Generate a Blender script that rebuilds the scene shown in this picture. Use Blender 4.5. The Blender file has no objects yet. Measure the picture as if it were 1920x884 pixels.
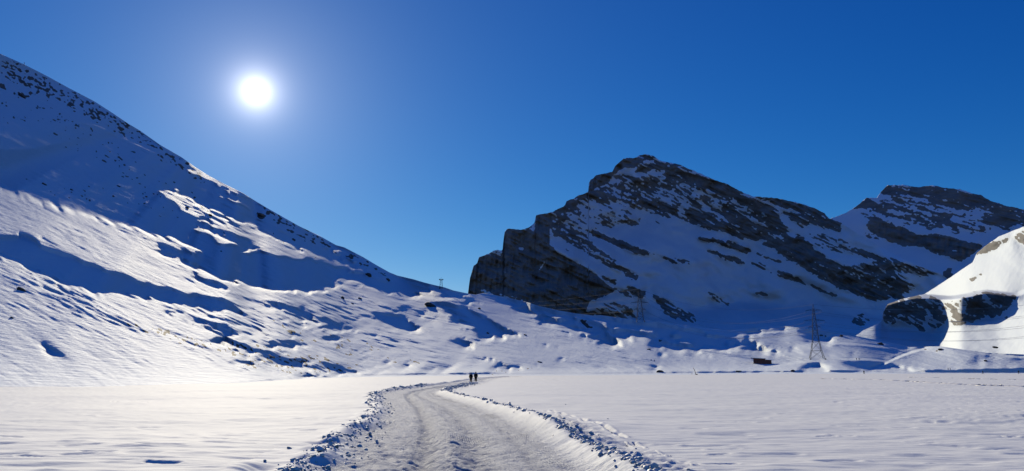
import bpy, bmesh, math, random
import numpy as np
from mathutils import Vector, Matrix

random.seed(7)
RNG = np.random.default_rng(11)
C = bpy.context.scene.collection
SC = bpy.context.scene
R = math.radians

# ------------------------------------------------------------------ camera
F = 1397.0                       # focal length in photograph pixels (1920 wide)
HORIZON = 699.5
PITCH = math.atan((HORIZON - 442.0) / F)
CZ = 1.55
cam = bpy.data.cameras.new('camera')
cam.sensor_width = 36.0
cam.lens = 36.0 * F / 1920.0
cam.clip_start = 0.1
cam.clip_end = 60000.0
camo = bpy.data.objects.new('camera', cam)
C.objects.link(camo)
camo.location = (0, 0, CZ)
camo.rotation_euler = (math.pi / 2 + PITCH, 0, 0)
SC.camera = camo

# ------------------------------------------------------------------ light
def pix_dir(px, py):
    px = np.asarray(px, dtype=np.float64); py = np.asarray(py, dtype=np.float64)
    c, s = math.cos(PITCH), math.sin(PITCH)
    vz = 442.0 - py
    X = px - 960.0
    Y = F * c - vz * s
    Z = F * s + vz * c
    h = np.sqrt(X * X + Y * Y)
    return X / h, Y / h, Z / h            # unit horizontal direction and tangent of elevation

sx, sy, sT = [float(v) for v in pix_dir(480, 172)]
SUN_EL = math.atan(sT)
SUN_AZ = math.atan2(sx, sy)
SUN = Vector((sx * math.cos(SUN_EL), sy * math.cos(SUN_EL), math.sin(SUN_EL)))

sl = bpy.data.lights.new('sun', 'SUN')
sl.energy = 4.75
sl.angle = R(0.53)
sl.color = (1.0, 0.90, 0.68)
slo = bpy.data.objects.new('sun', sl)
C.objects.link(slo)
slo.rotation_euler = SUN.to_track_quat('Z', 'Y').to_euler()

W = bpy.data.worlds.new('World')
SC.world = W
W.use_nodes = True
nt = W.node_tree
nt.nodes.clear()
def wn(t, **kw):
    n = nt.nodes.new(t)
    for k, v in kw.items():
        setattr(n, k, v)
    return n
def wl(a, b): nt.links.new(a, b)
def wmath(op, a, b=None, clamp=False):
    n = wn('ShaderNodeMath', operation=op, use_clamp=clamp)
    for i, v in enumerate((a, b)):
        if v is None: continue
        if isinstance(v, (int, float)): n.inputs[i].default_value = v
        else: wl(v, n.inputs[i])
    return n.outputs[0]
sky = wn('ShaderNodeTexSky', sky_type='NISHITA')
sky.sun_disc = False
sky.sun_elevation = SUN_EL
sky.sun_rotation = SUN_AZ
sky.altitude = 2300
sky.air_density = 1.0
sky.dust_density = 0.2
sky.ozone_density = 3.0
hsv = wn('ShaderNodeHueSaturation')
hsv.inputs['Hue'].default_value = 0.508
hsv.inputs['Saturation'].default_value = 1.3
hsv.inputs['Value'].default_value = 1.0
wl(sky.outputs[0], hsv.inputs['Color'])
bg = wn('ShaderNodeBackground')
bg.inputs['Strength'].default_value = 0.10
def wmul(sock, rgb):
    n = wn('ShaderNodeMix', data_type='RGBA', blend_type='MULTIPLY')
    n.inputs[0].default_value = 1.0
    n.inputs[7].default_value = (*rgb, 1)
    wl(sock, n.inputs[6])
    return n.outputs[2]
K = 0.16
gam = wn('ShaderNodeGamma')
gam.inputs['Gamma'].default_value = 1.22
wl(wmul(hsv.outputs[0], (K, K, K)), gam.inputs['Color'])
sepc = wn('ShaderNodeSeparateColor')
wl(wmul(gam.outputs[0], (0.066 / K, 0.080 / K, 0.095 / K)), sepc.inputs[0])
com = wn('ShaderNodeCombineColor')
for i, (e_, k_) in enumerate(((1.24, 19.5), (0.90, 8.8), (0.62, 7.0))):
    wl(wmath('MULTIPLY', wmath('POWER', sepc.outputs[i], e_), k_), com.inputs[i])
wl(com.outputs[0], bg.inputs['Color'])
# the sun itself with its bright aureole, as a function of the angle to the sun only
tc = wn('ShaderNodeTexCoord')
dot = wn('ShaderNodeVectorMath', operation='DOT_PRODUCT')
nrm = wn('ShaderNodeVectorMath', operation='NORMALIZE')
wl(tc.outputs['Generated'], nrm.inputs[0])
wl(nrm.outputs[0], dot.inputs[0])
dot.inputs[1].default_value = SUN
ang = wmath('MULTIPLY', wmath('ARCCOSINE', wmath('MINIMUM', dot.outputs['Value'], 1.0)), 180.0 / math.pi)
def falloff(amp, deg):
    return wmath('MULTIPLY', wmath('POWER', math.e, wmath('MULTIPLY', ang, -1.0 / deg)), amp)
disc = wmath('MULTIPLY', wmath('SUBTRACT', 0.85, ang, True), 6.0)
glow = wmath('ADD', wmath('ADD', falloff(2.6, 0.72), falloff(0.30, 3.6)), disc)
wide = falloff(0.10, 15.0)
em = wn('ShaderNodeBackground')
em.inputs['Color'].default_value = (1.0, 0.97, 0.94, 1)
wl(glow, em.inputs['Strength'])
em2 = wn('ShaderNodeBackground')
em2.inputs['Color'].default_value = (0.62, 0.80, 0.9, 1)
wl(wide, em2.inputs['Strength'])
a1 = wn('ShaderNodeAddShader'); a2 = wn('ShaderNodeAddShader')
wl(bg.outputs[0], a1.inputs[0]); wl(em.outputs[0], a1.inputs[1])
wl(a1.outputs[0], a2.inputs[0]); wl(em2.outputs[0], a2.inputs[1])
wo = wn('ShaderNodeOutputWorld')
wl(a2.outputs[0], wo.inputs['Surface'])

SC.view_settings.view_transform = 'Standard'
SC.view_settings.look = 'None'
SC.cycles.diffuse_bounces = 0            # snow fields under an open sky: sun and sky light only
SC.view_settings.exposure = 0.0
SC.view_settings.gamma = 1.0
SC.view_settings.use_curve_mapping = False

# ------------------------------------------------------------------ helpers
def tag(o, label=None, cat=None, group=None, kind=None):
    if label: o['label'] = label
    if cat: o['category'] = cat
    if group: o['group'] = group
    if kind: o['kind'] = kind
    return o

def empty(name, loc, rz=0.0, **kw):
    o = bpy.data.objects.new(name, None)
    C.objects.link(o)
    o.location = loc
    o.rotation_euler = (0, 0, rz)
    o.empty_display_size = 0.3
    return tag(o, **kw)

def link(name, mesh, mat=None, parent=None):
    o = bpy.data.objects.new(name, mesh)
    C.objects.link(o)
    if mat is not None and not mesh.materials: mesh.materials.append(mat)
    if parent is not None: o.parent = parent
    return o

def grid_mesh(name, X, Y, Z, attrs=None, uv=None, flip=False):
    nr, nc = X.shape
    co = np.stack([X, Y, Z], -1).reshape(-1, 3).astype(np.float32)
    i = np.arange(nr * nc).reshape(nr, nc)
    q = np.stack([i[:-1, :-1], i[:-1, 1:], i[1:, 1:], i[1:, :-1]], -1).reshape(-1, 4)
    if flip: q = q[:, ::-1]
    me = bpy.data.meshes.new(name)
    me.vertices.add(len(co)); me.vertices.foreach_set('co', co.ravel())
    nq = len(q)
    me.loops.add(nq * 4); me.loops.foreach_set('vertex_index', q.ravel().astype(np.int32))
    me.polygons.add(nq)
    me.polygons.foreach_set('loop_start', np.arange(0, nq * 4, 4, dtype=np.int32))
    me.polygons.foreach_set('loop_total', np.full(nq, 4, dtype=np.int32))
    me.polygons.foreach_set('use_smooth', np.ones(nq, dtype=bool))
    me.update(calc_edges=True)
    for k, v in (attrs or {}).items():
        a = me.attributes.new(k, 'FLOAT', 'POINT')
        a.data.foreach_set('value', v.astype(np.float32).ravel())
    if uv is not None:
        u = me.uv_layers.new(name='UVMap')
        f = np.stack(uv, -1).reshape(-1, 2)[q.ravel()].astype(np.float32)
        u.data.foreach_set('uv', f.ravel())
    return me

def smoothstep(a, b, x):
    t = np.clip((x - a) / (b - a), 0, 1)
    return t * t * (3 - 2 * t)

def kgrid(shape, step=1.0):
    ky = np.fft.fftfreq(shape[0], step) * 2 * np.pi
    kx = np.fft.rfftfreq(shape[1], step) * 2 * np.pi
    return kx[None, :], ky[:, None]

def blur(a, sig, step=1.0):
    kx, ky = kgrid(a.shape, step)
    return np.fft.irfft2(np.fft.rfft2(a) * np.exp(-0.5 * sig * sig * (kx * kx + ky * ky)), s=a.shape)

def grf(shape, la, lb, ang_deg, step=1.0):
    """random field, wavelength-like sizes la along the direction ang (image x right, y down), lb across"""
    kx, ky = kgrid(shape, step)
    c, s = math.cos(R(ang_deg)), math.sin(R(ang_deg))
    k1 = kx * c + ky * s; k2 = -kx * s + ky * c
    w = RNG.standard_normal(shape)
    f = np.fft.irfft2(np.fft.rfft2(w) * np.exp(-0.5 * ((k1 * la * .35) ** 2 + (k2 * lb * .35) ** 2)), s=shape)
    f -= f.mean()
    return f / f.std()

def poisson(A, lam, mu, step):
    """p with p_y ~ A, smooth along x (weight lam), high-passed (mu)"""
    pad = 120
    B = np.pad(A, ((pad, pad), (pad, pad)))
    kx, ky = kgrid(B.shape, step)
    P = -1j * ky * np.fft.rfft2(B) / (ky * ky + lam * kx * kx + mu)
    return np.fft.irfft2(P, s=B.shape)[pad:-pad, pad:-pad]

class Canvas:
    def __init__(s, x0, x1, y0, y1, step):
        s.step = step
        s.xs = np.arange(x0, x1 + step * .5, step); s.ys = np.arange(y0, y1 + step * .5, step)
        s.shape = (len(s.ys), len(s.xs))
        s.PX, s.PY = np.meshgrid(s.xs, s.ys)
    def new(s, v=0.0): return np.full(s.shape, float(v))
    def inside(s, pts):
        pts = np.array(pts, float)
        x0, y0 = pts.min(0); x1, y1 = pts.max(0)
        i0 = max(0, int((x0 - s.xs[0]) / s.step) - 1); i1 = min(s.shape[1], int((x1 - s.xs[0]) / s.step) + 2)
        j0 = max(0, int((y0 - s.ys[0]) / s.step) - 1); j1 = min(s.shape[0], int((y1 - s.ys[0]) / s.step) + 2)
        if i1 <= i0 or j1 <= j0: return None
        X = s.PX[j0:j1, i0:i1]; Y = s.PY[j0:j1, i0:i1]
        m = np.zeros(X.shape, bool)
        n = len(pts)
        for k in range(n):
            xa, ya = pts[k]; xb, yb = pts[(k + 1) % n]
            if ya == yb: continue
            c = ((ya > Y) != (yb > Y)) & (X < (xb - xa) * (Y - ya) / (yb - ya) + xa)
            m ^= c
        return (slice(j0, j1), slice(i0, i1)), m
    def fill(s, arr, pts, v):
        r = s.inside(pts)
        if r is None: return
        sl_, m = r
        arr[sl_][m] = v
    def at(s, arr, px, py):
        fx = np.clip((np.asarray(px, float) - s.xs[0]) / s.step, 0, s.shape[1] - 1.001)
        fy = np.clip((np.asarray(py, float) - s.ys[0]) / s.step, 0, s.shape[0] - 1.001)
        i = fx.astype(int); j = fy.astype(int); u = fx - i; v = fy - j
        return (arr[j, i] * (1 - u) * (1 - v) + arr[j, i + 1] * u * (1 - v)
                + arr[j + 1, i] * (1 - u) * v + arr[j + 1, i + 1] * u * v)

def curve(pts, sm=0):
    p = np.array(pts, float)
    if not sm: return lambda x: np.interp(x, p[:, 0], p[:, 1])
    t = np.arange(p[0, 0] - 4 * sm, p[-1, 0] + 4 * sm + 1, 1.0)
    k = np.exp(-0.5 * (np.arange(-3 * sm, 3 * sm + 1) / sm) ** 2); k /= k.sum()
    v = np.convolve(np.pad(np.interp(t, p[:, 0], p[:, 1]), 3 * sm, 'edge'), k, 'valid')
    return lambda x: np.interp(x, t, v)

def P(s):
    return [tuple(float(v) for v in t.split(',')) for t in s.split()]

# ------------------------------------------------------------------ materials
def new_mat(name):
    m = bpy.data.materials.new(name)
    m.use_nodes = True
    t = m.node_tree
    b = t.nodes['Principled BSDF']
    return m, t, b

def nd(t, typ, ins=None, **kw):
    n = t.nodes.new(typ)
    for k, v in kw.items(): setattr(n, k, v)
    for k, v in (ins or {}).items():
        if hasattr(v, 'is_linked') or isinstance(v, bpy.types.NodeSocket): t.links.new(v, n.inputs[k])
        else: n.inputs[k].default_value = v
    return n

def ramp(t, fac, stops):
    n = t.nodes.new('ShaderNodeValToRGB')
    e = n.color_ramp.elements
    while len(e) < len(stops): e.new(0.5)
    for i, (p, c) in enumerate(stops):
        e[i].position = p
        e[i].color = c if len(c) == 4 else (*c, 1)
    t.links.new(fac, n.inputs[0])
    return n.outputs[0]

SNOW = (0.84, 0.91, 0.96, 1)
def snow_rock_mat(name, rock_dark, rock_light, bump_scale, bump_dist, rough=0.85, snow=SNOW, rock_scale=0.02, spec=0.5, layer=(1, 1, 1), dip=25):
    m, t, b = new_mat(name)
    at = nd(t, 'ShaderNodeAttribute', attribute_name='rock')
    geo = nd(t, 'ShaderNodeNewGeometry')
    sc = nd(t, 'ShaderNodeVectorMath', {0: geo.outputs['Position'], 1: layer}, operation='MULTIPLY')
    n1 = nd(t, 'ShaderNodeTexNoise', {'Vector': sc.outputs[0], 'Scale': rock_scale, 'Detail': 6.0, 'Roughness': 0.65})
    mp = nd(t, 'ShaderNodeMapping', {'Vector': geo.outputs['Position'], 'Rotation': (0, R(dip), 0), 'Scale': (2.6, 2.0, 0.6)}, vector_type='TEXTURE')
    n2 = nd(t, 'ShaderNodeTexNoise', {'Vector': mp.outputs[0], 'Scale': rock_scale * 6, 'Detail': 5.0, 'Roughness': 0.68})
    fac = nd(t, 'ShaderNodeMath', {0: n2.outputs[0], 1: 0.5}, operation='SUBTRACT')
    fac = nd(t, 'ShaderNodeMath', {0: fac.outputs[0], 1: 0.8, 2: at.outputs['Fac']}, operation='MULTIPLY_ADD')
    mask = nd(t, 'ShaderNodeMapRange', {0: fac.outputs[0], 1: 0.44, 2: 0.56})
    rc = ramp(t, n1.outputs[0], [(0.32, rock_dark), (0.68, rock_light)])
    mix = nd(t, 'ShaderNodeMix', {0: mask.outputs[0], 6: snow, 7: rc}, data_type='RGBA')
    t.links.new(mix.outputs[2], b.inputs['Base Color'])
    ro = nd(t, 'ShaderNodeMapRange', {0: mask.outputs[0], 3: rough, 4: 0.85})
    t.links.new(ro.outputs[0], b.inputs['Roughness'])
    sp = nd(t, 'ShaderNodeMapRange', {0: mask.outputs[0], 3: spec, 4: 0.25})
    t.links.new(sp.outputs[0], b.inputs['Specular IOR Level'])
    nb = nd(t, 'ShaderNodeTexNoise', {'Vector': geo.outputs['Position'], 'Scale': bump_scale, 'Detail': 5.0, 'Roughness': 0.6})
    bp = nd(t, 'ShaderNodeBump', {'Height': nb.outputs[0], 'Strength': 0.6, 'Distance': bump_dist})
    t.links.new(bp.outputs[0], b.inputs['Normal'])
    return m

M_HILL = snow_rock_mat('hill_snow', (0.10, 0.075, 0.055), (0.24, 0.17, 0.12), 0.30, 1.1, rough=0.80, rock_scale=0.12, spec=0.2)
M_MAIN = snow_rock_mat('mountain_snow_and_rock', (0.17, 0.162, 0.15), (0.30, 0.278, 0.25), 0.05, 2.2, rock_scale=0.012, layer=(1, 1, 2.2))
M_RIGHT = snow_rock_mat('right_slope_snow_and_rock', (0.17, 0.162, 0.15), (0.31, 0.29, 0.265), 0.10, 1.4, rock_scale=0.03)

def plain_mat():
    m, t, b = new_mat('wind_packed_snow')
    geo = nd(t, 'ShaderNodeNewGeometry')
    s1 = nd(t, 'ShaderNodeVectorMath', {0: geo.outputs['Position'], 1: (0.8, 2.6, 1.0)}, operation='MULTIPLY')
    n1 = nd(t, 'ShaderNodeTexNoise', {'Vector': s1.outputs[0], 'Scale': 1.3, 'Detail': 7.0, 'Roughness': 0.62})
    n2 = nd(t, 'ShaderNodeTexNoise', {'Vector': geo.outputs['Position'], 'Scale': 0.06, 'Detail': 4.0})
    bp = nd(t, 'ShaderNodeBump', {'Height': n1.outputs[0], 'Strength': 0.6, 'Distance': 0.045})
    t.links.new(bp.outputs[0], b.inputs['Normal'])
    col = ramp(t, n2.outputs[0], [(0.3, (0.82, 0.835, 0.825)), (0.7, (0.86, 0.868, 0.86))])
    t.links.new(col, b.inputs['Base Color'])
    b.inputs['Roughness'].default_value = 0.83
    b.inputs['Specular IOR Level'].default_value = 0.22
    return m
M_PLAIN = plain_mat()

def trail_mat():
    m, t, b = new_mat('trodden_trail_snow')
    geo = nd(t, 'ShaderNodeNewGeometry')
    uv = nd(t, 'ShaderNodeUVMap')
    sep = nd(t, 'ShaderNodeSeparateXYZ', {0: uv.outputs[0]})
    pk = nd(t, 'ShaderNodeAttribute', attribute_name='packed')
    cd = nd(t, 'ShaderNodeAttribute', attribute_name='cord')
    n1 = nd(t, 'ShaderNodeTexNoise', {'Vector': geo.outputs['Position'], 'Scale': 9.0, 'Detail': 6.0, 'Roughness': 0.7})
    n2 = nd(t, 'ShaderNodeTexNoise', {'Vector': geo.outputs['Position'], 'Scale': 2.2, 'Detail': 5.0, 'Roughness': 0.6})
    w = nd(t, 'ShaderNodeMath', {0: sep.outputs[1], 1: 2 * math.pi / 0.06}, operation='MULTIPLY')
    w = nd(t, 'ShaderNodeMath', {0: w.outputs[0]}, operation='SINE')
    w = nd(t, 'ShaderNodeMath', {0: w.outputs[0], 1: cd.outputs['Fac']}, operation='MULTIPLY')
    h1 = nd(t, 'ShaderNodeMath', {0: n1.outputs[0], 1: pk.outputs['Fac']}, operation='MULTIPLY')
    h = nd(t, 'ShaderNodeMath', {0: w.outputs[0], 1: 0.16, 2: h1.outputs[0]}, operation='MULTIPLY_ADD')
    k2 = nd(t, 'ShaderNodeMapRange', {0: pk.outputs['Fac'], 3: 0.15, 4: 0.6})
    h = nd(t, 'ShaderNodeMath', {0: n2.outputs[0], 1: k2.outputs[0], 2: h.outputs[0]}, operation='MULTIPLY_ADD')
    bp = nd(t, 'ShaderNodeBump', {'Height': h.outputs[0], 'Strength': 1.0, 'Distance': 0.12})
    t.links.new(bp.outputs[0], b.inputs['Normal'])
    n3 = nd(t, 'ShaderNodeTexNoise', {'Vector': geo.outputs['Position'], 'Scale': 1.1, 'Detail': 5.0})
    dirt = nd(t, 'ShaderNodeMath', {0: n3.outputs[0], 1: pk.outputs['Fac']}, operation='MULTIPLY')
    col = ramp(t, dirt.outputs[0], [(0.0, (0.84, 0.852, 0.845)), (0.66, (0.52, 0.54, 0.58))])
    t.links.new(col, b.inputs['Base Color'])
    ro = nd(t, 'ShaderNodeMapRange', {0: pk.outputs['Fac'], 3: 0.83, 4: 0.9})
    t.links.new(ro.outputs[0], b.inputs['Roughness'])
    b.inputs['Specular IOR Level'].default_value = 0.22
    return m
M_TRAIL = trail_mat()

def simple_mat(name, dark, light, scale=8.0, rough=0.8, metal=0.0, bump=0.01, spec=0.5):
    m, t, b = new_mat(name)
    co = nd(t, 'ShaderNodeTexCoord')
    n = nd(t, 'ShaderNodeTexNoise', {'Vector': co.outputs['Object'], 'Scale': scale, 'Detail': 4.0})
    c = ramp(t, n.outputs[0], [(0.3, dark), (0.7, light)])
    t.links.new(c, b.inputs['Base Color'])
    b.inputs['Roughness'].default_value = rough
    b.inputs['Metallic'].default_value = metal
    b.inputs['Specular IOR Level'].default_value = spec
    bp = nd(t, 'ShaderNodeBump', {'Height': n.outputs[0], 'Strength': 0.5, 'Distance': bump})
    t.links.new(bp.outputs[0], b.inputs['Normal'])
    return m
M_CLOD = simple_mat('snow_chunks', (0.80, 0.78, 0.73), (0.90, 0.88, 0.83), 9.0, 0.6, bump=0.02)
M_BOULDER = simple_mat('boulder_stone', (0.07, 0.058, 0.048), (0.19, 0.155, 0.125), 0.9, 0.9, bump=0.15, spec=0.2)
M_STEEL = simple_mat('galvanised_steel', (0.085, 0.088, 0.092), (0.14, 0.143, 0.148), 0.6, 0.75, metal=0.0, spec=0.03)
M_WIRE = simple_mat('aluminium_cable', (0.48, 0.48, 0.48), (0.58, 0.58, 0.58), 0.5, 0.9, spec=0.0)
M_GLASS = simple_mat('insulator_glass', (0.10, 0.13, 0.12), (0.16, 0.19, 0.18), 3.0, 0.2)
M_WOOD = simple_mat('dark_wood', (0.40, 0.115, 0.07), (0.52, 0.17, 0.10), 2.0, 0.85)
M_WOOD2 = simple_mat('weathered_wood', (0.30, 0.10, 0.065), (0.42, 0.15, 0.095), 2.0, 0.85)
M_CONC = simple_mat('concrete', (0.28, 0.27, 0.26), (0.38, 0.37, 0.35), 2.0, 0.9)
M_BLACK = simple_mat('black_fabric', (0.010, 0.011, 0.014), (0.022, 0.023, 0.027), 12.0, 0.9, spec=0.2)
M_NAVY = simple_mat('dark_blue_fabric', (0.010, 0.014, 0.026), (0.02, 0.026, 0.045), 12.0, 0.9, spec=0.2)
M_GREY = simple_mat('dark_grey_fabric', (0.030, 0.030, 0.032), (0.05, 0.05, 0.052), 12.0, 0.9, spec=0.2)
M_TROUSER = simple_mat('dark_trouser_fabric', (0.009, 0.009, 0.011), (0.018, 0.018, 0.02), 12.0, 0.9, spec=0.2)
M_SKIN = simple_mat('skin', (0.42, 0.27, 0.20), (0.50, 0.33, 0.25), 14.0, 0.55)
M_BOOT = simple_mat('boot_leather', (0.012, 0.010, 0.009), (0.03, 0.025, 0.02), 14.0, 0.6)
M_SKI = simple_mat('ski_laminate', (0.10, 0.02, 0.02), (0.16, 0.03, 0.03), 3.0, 0.35)
#__TERRAIN__
# ------------------------------------------------------------------ HILLSIDE (left slope and the rolling ground to its right)
SAG, TH_BLUR, N_IT = 0.010, 24.0, 7
HS = Canvas(-300, 2200, 30, 736, 1.5)
hx_az_x, hx_az_y, H_T = pix_dir(HS.PX, HS.PY)
H_AZ = np.arctan2(hx_az_x, hx_az_y)
HILL_SKY = ([(-300, 62), (-100, 66), (0, 101), (45, 121), (90, 144), (130, 166), (178, 191), (215, 215), (240, 232), (262, 245), (300, 272),
                  (340, 295), (365, 313), (390, 329), (420, 345), (455, 362), (480, 378), (500, 390), (530, 407), (560, 424), (600, 443), (630, 460),
                  (645, 464), (680, 482), (705, 497), (730, 511), (745, 517), (775, 524), (795, 530), (815, 535), (833, 539), (850, 545), (878, 551),
                  (892, 553), (905, 550), (925, 553), (950, 558), (985, 566), (1010, 574), (1050, 583), (1080, 588), (1112, 592), (1125, 591),
                  (1160, 596), (1185, 599), (1222, 602), (1250, 605), (1275, 609), (1301, 613), (1340, 618), (1372, 620), (1400, 617), (1440, 613),
                  (1475, 612), (1510, 616), (1540, 621), (1565, 624), (1590, 628), (1640, 637), (1680, 645), (1705, 651), (1725, 651), (1745, 650), (1765, 650),
                  (1800, 655), (1850, 662), (1920, 665), (2000, 667), (2200, 670)])
hill_sky, hill_sky_s = curve(HILL_SKY), curve(HILL_SKY, 28)
hill_rf = curve([(-300, 95), (280, 96), (440, 110), (520, 150), (580, 190), (646, 250), (860, 370), (1000, 390), (1200, 450), (1400, 480),
                 (1560, 470), (1640, 480), (1760, 520), (1920, 560), (2200, 600)], 40)
hill_rr = curve([(-300, 560), (0, 690), (250, 900), (480, 1150), (700, 1230), (880, 1100), (1100, 960), (1200, 940), (1400, 920), (1560, 880),
                 (1700, 840), (1800, 780), (1920, 760), (2200, 760)], 60)
def plain_rise(px, r):
    return 1.0 * smoothstep(150, 480, r) * smoothstep(1100, 1600, px)
def foot_y(px):
    rf = hill_rf(px)
    tf = (plain_rise(px, rf) - 0.25 - CZ) / rf
    # invert the elevation tangent along the column
    y = np.full(np.shape(px), 700.0)
    for _ in range(6):
        _, _, t0 = pix_dir(px, y); _, _, t1 = pix_dir(px, y + 1.0)
        y = y + (tf - t0) / (t1 - t0)
    return y
def hill_q0(px, py):
    s = np.clip((foot_y(px) - py) / (foot_y(px) - hill_sky_s(px)), 0, 1.3)
    g = np.where(s < 1, 1 - np.maximum(1 - s, 0) ** 1.25, 1 + 0.25 * (s - 1))
    return np.log(hill_rf(px)) + (np.log(hill_rr(px)) - np.log(hill_rf(px))) * g + 0.24 * (1 - np.exp(-s / 0.035) - s)
Hq0 = hill_q0(HS.PX, HS.PY)
dTdy = np.gradient(H_T, HS.step, axis=0)
m_base = H_T + dTdy / np.where(np.abs(np.gradient(Hq0, HS.step, axis=0)) < 1e-7, -1e-7, np.gradient(Hq0, HS.step, axis=0))
m_base = np.clip(m_base, 0.02, 2.0)

# mounds standing one behind another on the right
mounds = HS.new(0)
for amp_, pts in ((0.07, [(1380, 706), (1430, 690), (1500, 680), (1560, 676), (1620, 674.5), (1680, 681), (1740, 690), (1800, 699), (1840, 706)]),
                  (0.09, [(1600, 706), (1655, 685), (1690, 668), (1720, 658), (1745, 653), (1775, 652), (1820, 661), (1880, 669), (1960, 672), (2100, 690)]),
                  (0.05, [(1290, 675), (1340, 662), (1390, 657), (1440, 663), (1500, 666), (1560, 674)]),
                  (0.06, [(1480, 652), (1530, 644), (1600, 646), (1680, 655), (1720, 664)]), (0.05, [(1330, 640), (1400, 628), (1470, 622), (1520, 630), (1560, 645)])):
    xs_ = [a for a, _ in pts]
    yl = curve(pts, 10)(HS.PX)
    win = smoothstep(xs_[0], xs_[0] + 110, HS.PX) * smoothstep(xs_[-1], xs_[-1] - 110, HS.PX)
    mounds += 0.6 * amp_ * win * smoothstep(1.5, -3.5, HS.PY - yl) + 0.18 * amp_ * win * np.exp(-np.clip(HS.PY - yl, 0, None) / 4.0) * smoothstep(-3.5, 1.5, HS.PY - yl)
Hq0 = Hq0 + mounds
LIT = HS.new(0.0)
ROUGH = HS.new(0.5)
def shade(s, v=-1.0):
    HS.fill(LIT, P(s), v)
def lit(s, v=1.0): HS.fill(LIT, P(s), v)

# whole ground below the big shaded face leans to the light
lit('-300,340 0,351 109,389 228,425 373,474 413,521 482,542 580,549 614,545 690,520 780,545 880,556 930,556 1120,600 1340,660 1400,600 2200,640 2200,716 -300,728', 0.45)
# the big shaded upper face
shade('-300,-40 -100,60 0,95 178,185 345,297 480,378 600,443 745,517 775,524 790,540 792,557 754,552 719,548 687,538 640,520 614,546 580,550 517,547 482,542 446,533 413,521 375,507 339,495 311,481 290,457 318,451 346,459 373,474 300,444 273,434 228,425 190,415 152,404 109,389 64,376 36,363 0,351 -300,320', -1.0)
lit('-300,330 0,351 36,363 64,376 109,389 152,404 190,415 228,425 273,434 318,451 346,459 373,474 363,478 327,460 300,462 323,476 339,495 375,507 413,521 446,533 482,542 517,547 580,550 614,546 700,556 780,575 700,575 610,580 540,566 480,552 440,556 400,556 360,548 320,545 270,530 220,512 165,494 105,470 60,440 22,440 0,434 -300,420', 1.0)
shade('290,457 311,460 340,470 363,480 373,486 390,505 375,505 339,493 318,482', -1.0)
# shaded band below it
shade('-300,440 0,448 22,447 36,434 60,440 82,455 105,470 140,483 165,494 190,508 220,512 245,518 270,530 300,540 327,543 358,552 382,557 413,561 444,576 455,588 432,584 399,585 363,575 327,571 300,566 273,561 237,554 214,555 180,550 157,547 128,539 95,525 64,510 31,494 0,482 -300,470', -1.0)
shade('295,576 313,578 328,592 305,590')
shade('337,497 375,514 392,526 413,533 446,554 413,543 387,535 358,523 339,507')
shade('500,564 530,566 560,576 581,583 609,594 631,602 661,613 635,615 603,611 560,602 520,585', -0.8)
shade('607,622 625,626 659,641 631,639 614,630')
shade('695,585 719,584 743,592 762,602 790,617 777,625 745,620 721,611 708,598')
shade('721,564 738,568 775,583 796,589 816,602 794,600 766,587 732,574', -0.7)
shade('833,634 860,632 872,642 878,660 860,656')
shade('901,642 937,658 915,653', -0.7)
shade('805,567 839,571 862,573 884,581 911,595 941,615 970,630 947,630 905,634 880,621 858,606 835,590')
shade('770,524 819,537 833,538 850,545 877,553 890,566 897,574 877,571 853,562 826,555 790,540')
# sunlit scoured patches inside the shaded face
lit('299,356 325,358 354,372 395,392 444,417 482,431 517,450 560,470 600,483 690,509 740,530 690,516 640,502 580,489 555,484 517,480 479,464 444,443 413,433 395,423 372,407 350,395 325,380 301,364', 0.9)
lit('354,426 382,435 411,443 446,463 422,457 387,442', 0.8)
lit('442,467 480,471 520,478 560,484 560,488 520,482 480,475', 0.9)
lit('348,297 372,311 395,327 423,344 454,360 444,361 415,347 387,334 370,328 348,308', 1.0)
lit('395,341 419,358 444,374 470,388 480,401 460,389 435,373 413,357', 0.7)
lit('600,456 643,478 690,506 737,526 700,512 640,482 600,461', 0.6)
# ridge to the right: shaded flank with sunlit ribs
shade('915,551 945,556 974,564 1002,574 1037,585 1085,590 1120,592 1180,598 1250,604 1320,615 1335,632 1349,641 1367,649 1382,653 1390,657 1357,660 1320,661 1263,657 1221,653 1189,646 1165,643 1150,652 1120,642 1057,619 1035,609 1010,598 958,574 921,556')
lit('974,565 1002,580 1035,594 1064,604 1064,608 1035,598 1002,584')
lit('1080,594 1114,598 1136,608 1148,615 1175,615 1199,620 1229,623 1226,630 1199,625 1175,621 1151,621 1131,612 1105,603 1080,599')
lit('1080,616 1112,627 1111,632 1093,626')
lit('1126,619 1153,629 1175,639 1199,642 1222,643 1216,648 1188,647 1168,641 1148,633')
lit('1177,630 1199,634 1224,643 1200,641 1182,635', 0.8)
lit('1156,599 1182,599 1222,602 1250,606 1275,609 1301,613 1340,618 1400,616 1400,632 1340,629 1318,623 1284,616 1250,611 1199,606 1165,603')
lit('1258,621 1272,626 1304,625 1270,630')
lit('1234,639 1250,635 1258,640 1297,644 1284,650 1258,644')
shade('1320,626 1342,631 1360,634 1379,638 1408,641 1423,646 1435,652 1402,650 1379,649 1357,640 1335,633')
shade('1402,655 1443,657 1442,663 1416,661 1391,657', -0.8)
shade('1385,619 1414,618 1432,618 1423,627 1414,628', -0.8)
shade('1456,615 1480,614 1478,619 1460,619', -0.7)
shade('1493,620 1518,624 1540,625 1568,626 1571,633 1557,643 1540,643 1518,637 1496,630')
shade('1467,653 1496,652 1507,657 1474,657', -0.7)
shade('1537,653 1561,660 1570,667 1548,663', -0.7)
shade('1500,689 1526,683 1543,683 1549,692 1533,696 1505,696')
shade('1571,684 1597,680 1657,682 1682,688 1729,694 1691,697 1635,698 1605,696 1582,690')
shade('1588,664 1607,667 1592,669', -0.6)
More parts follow.
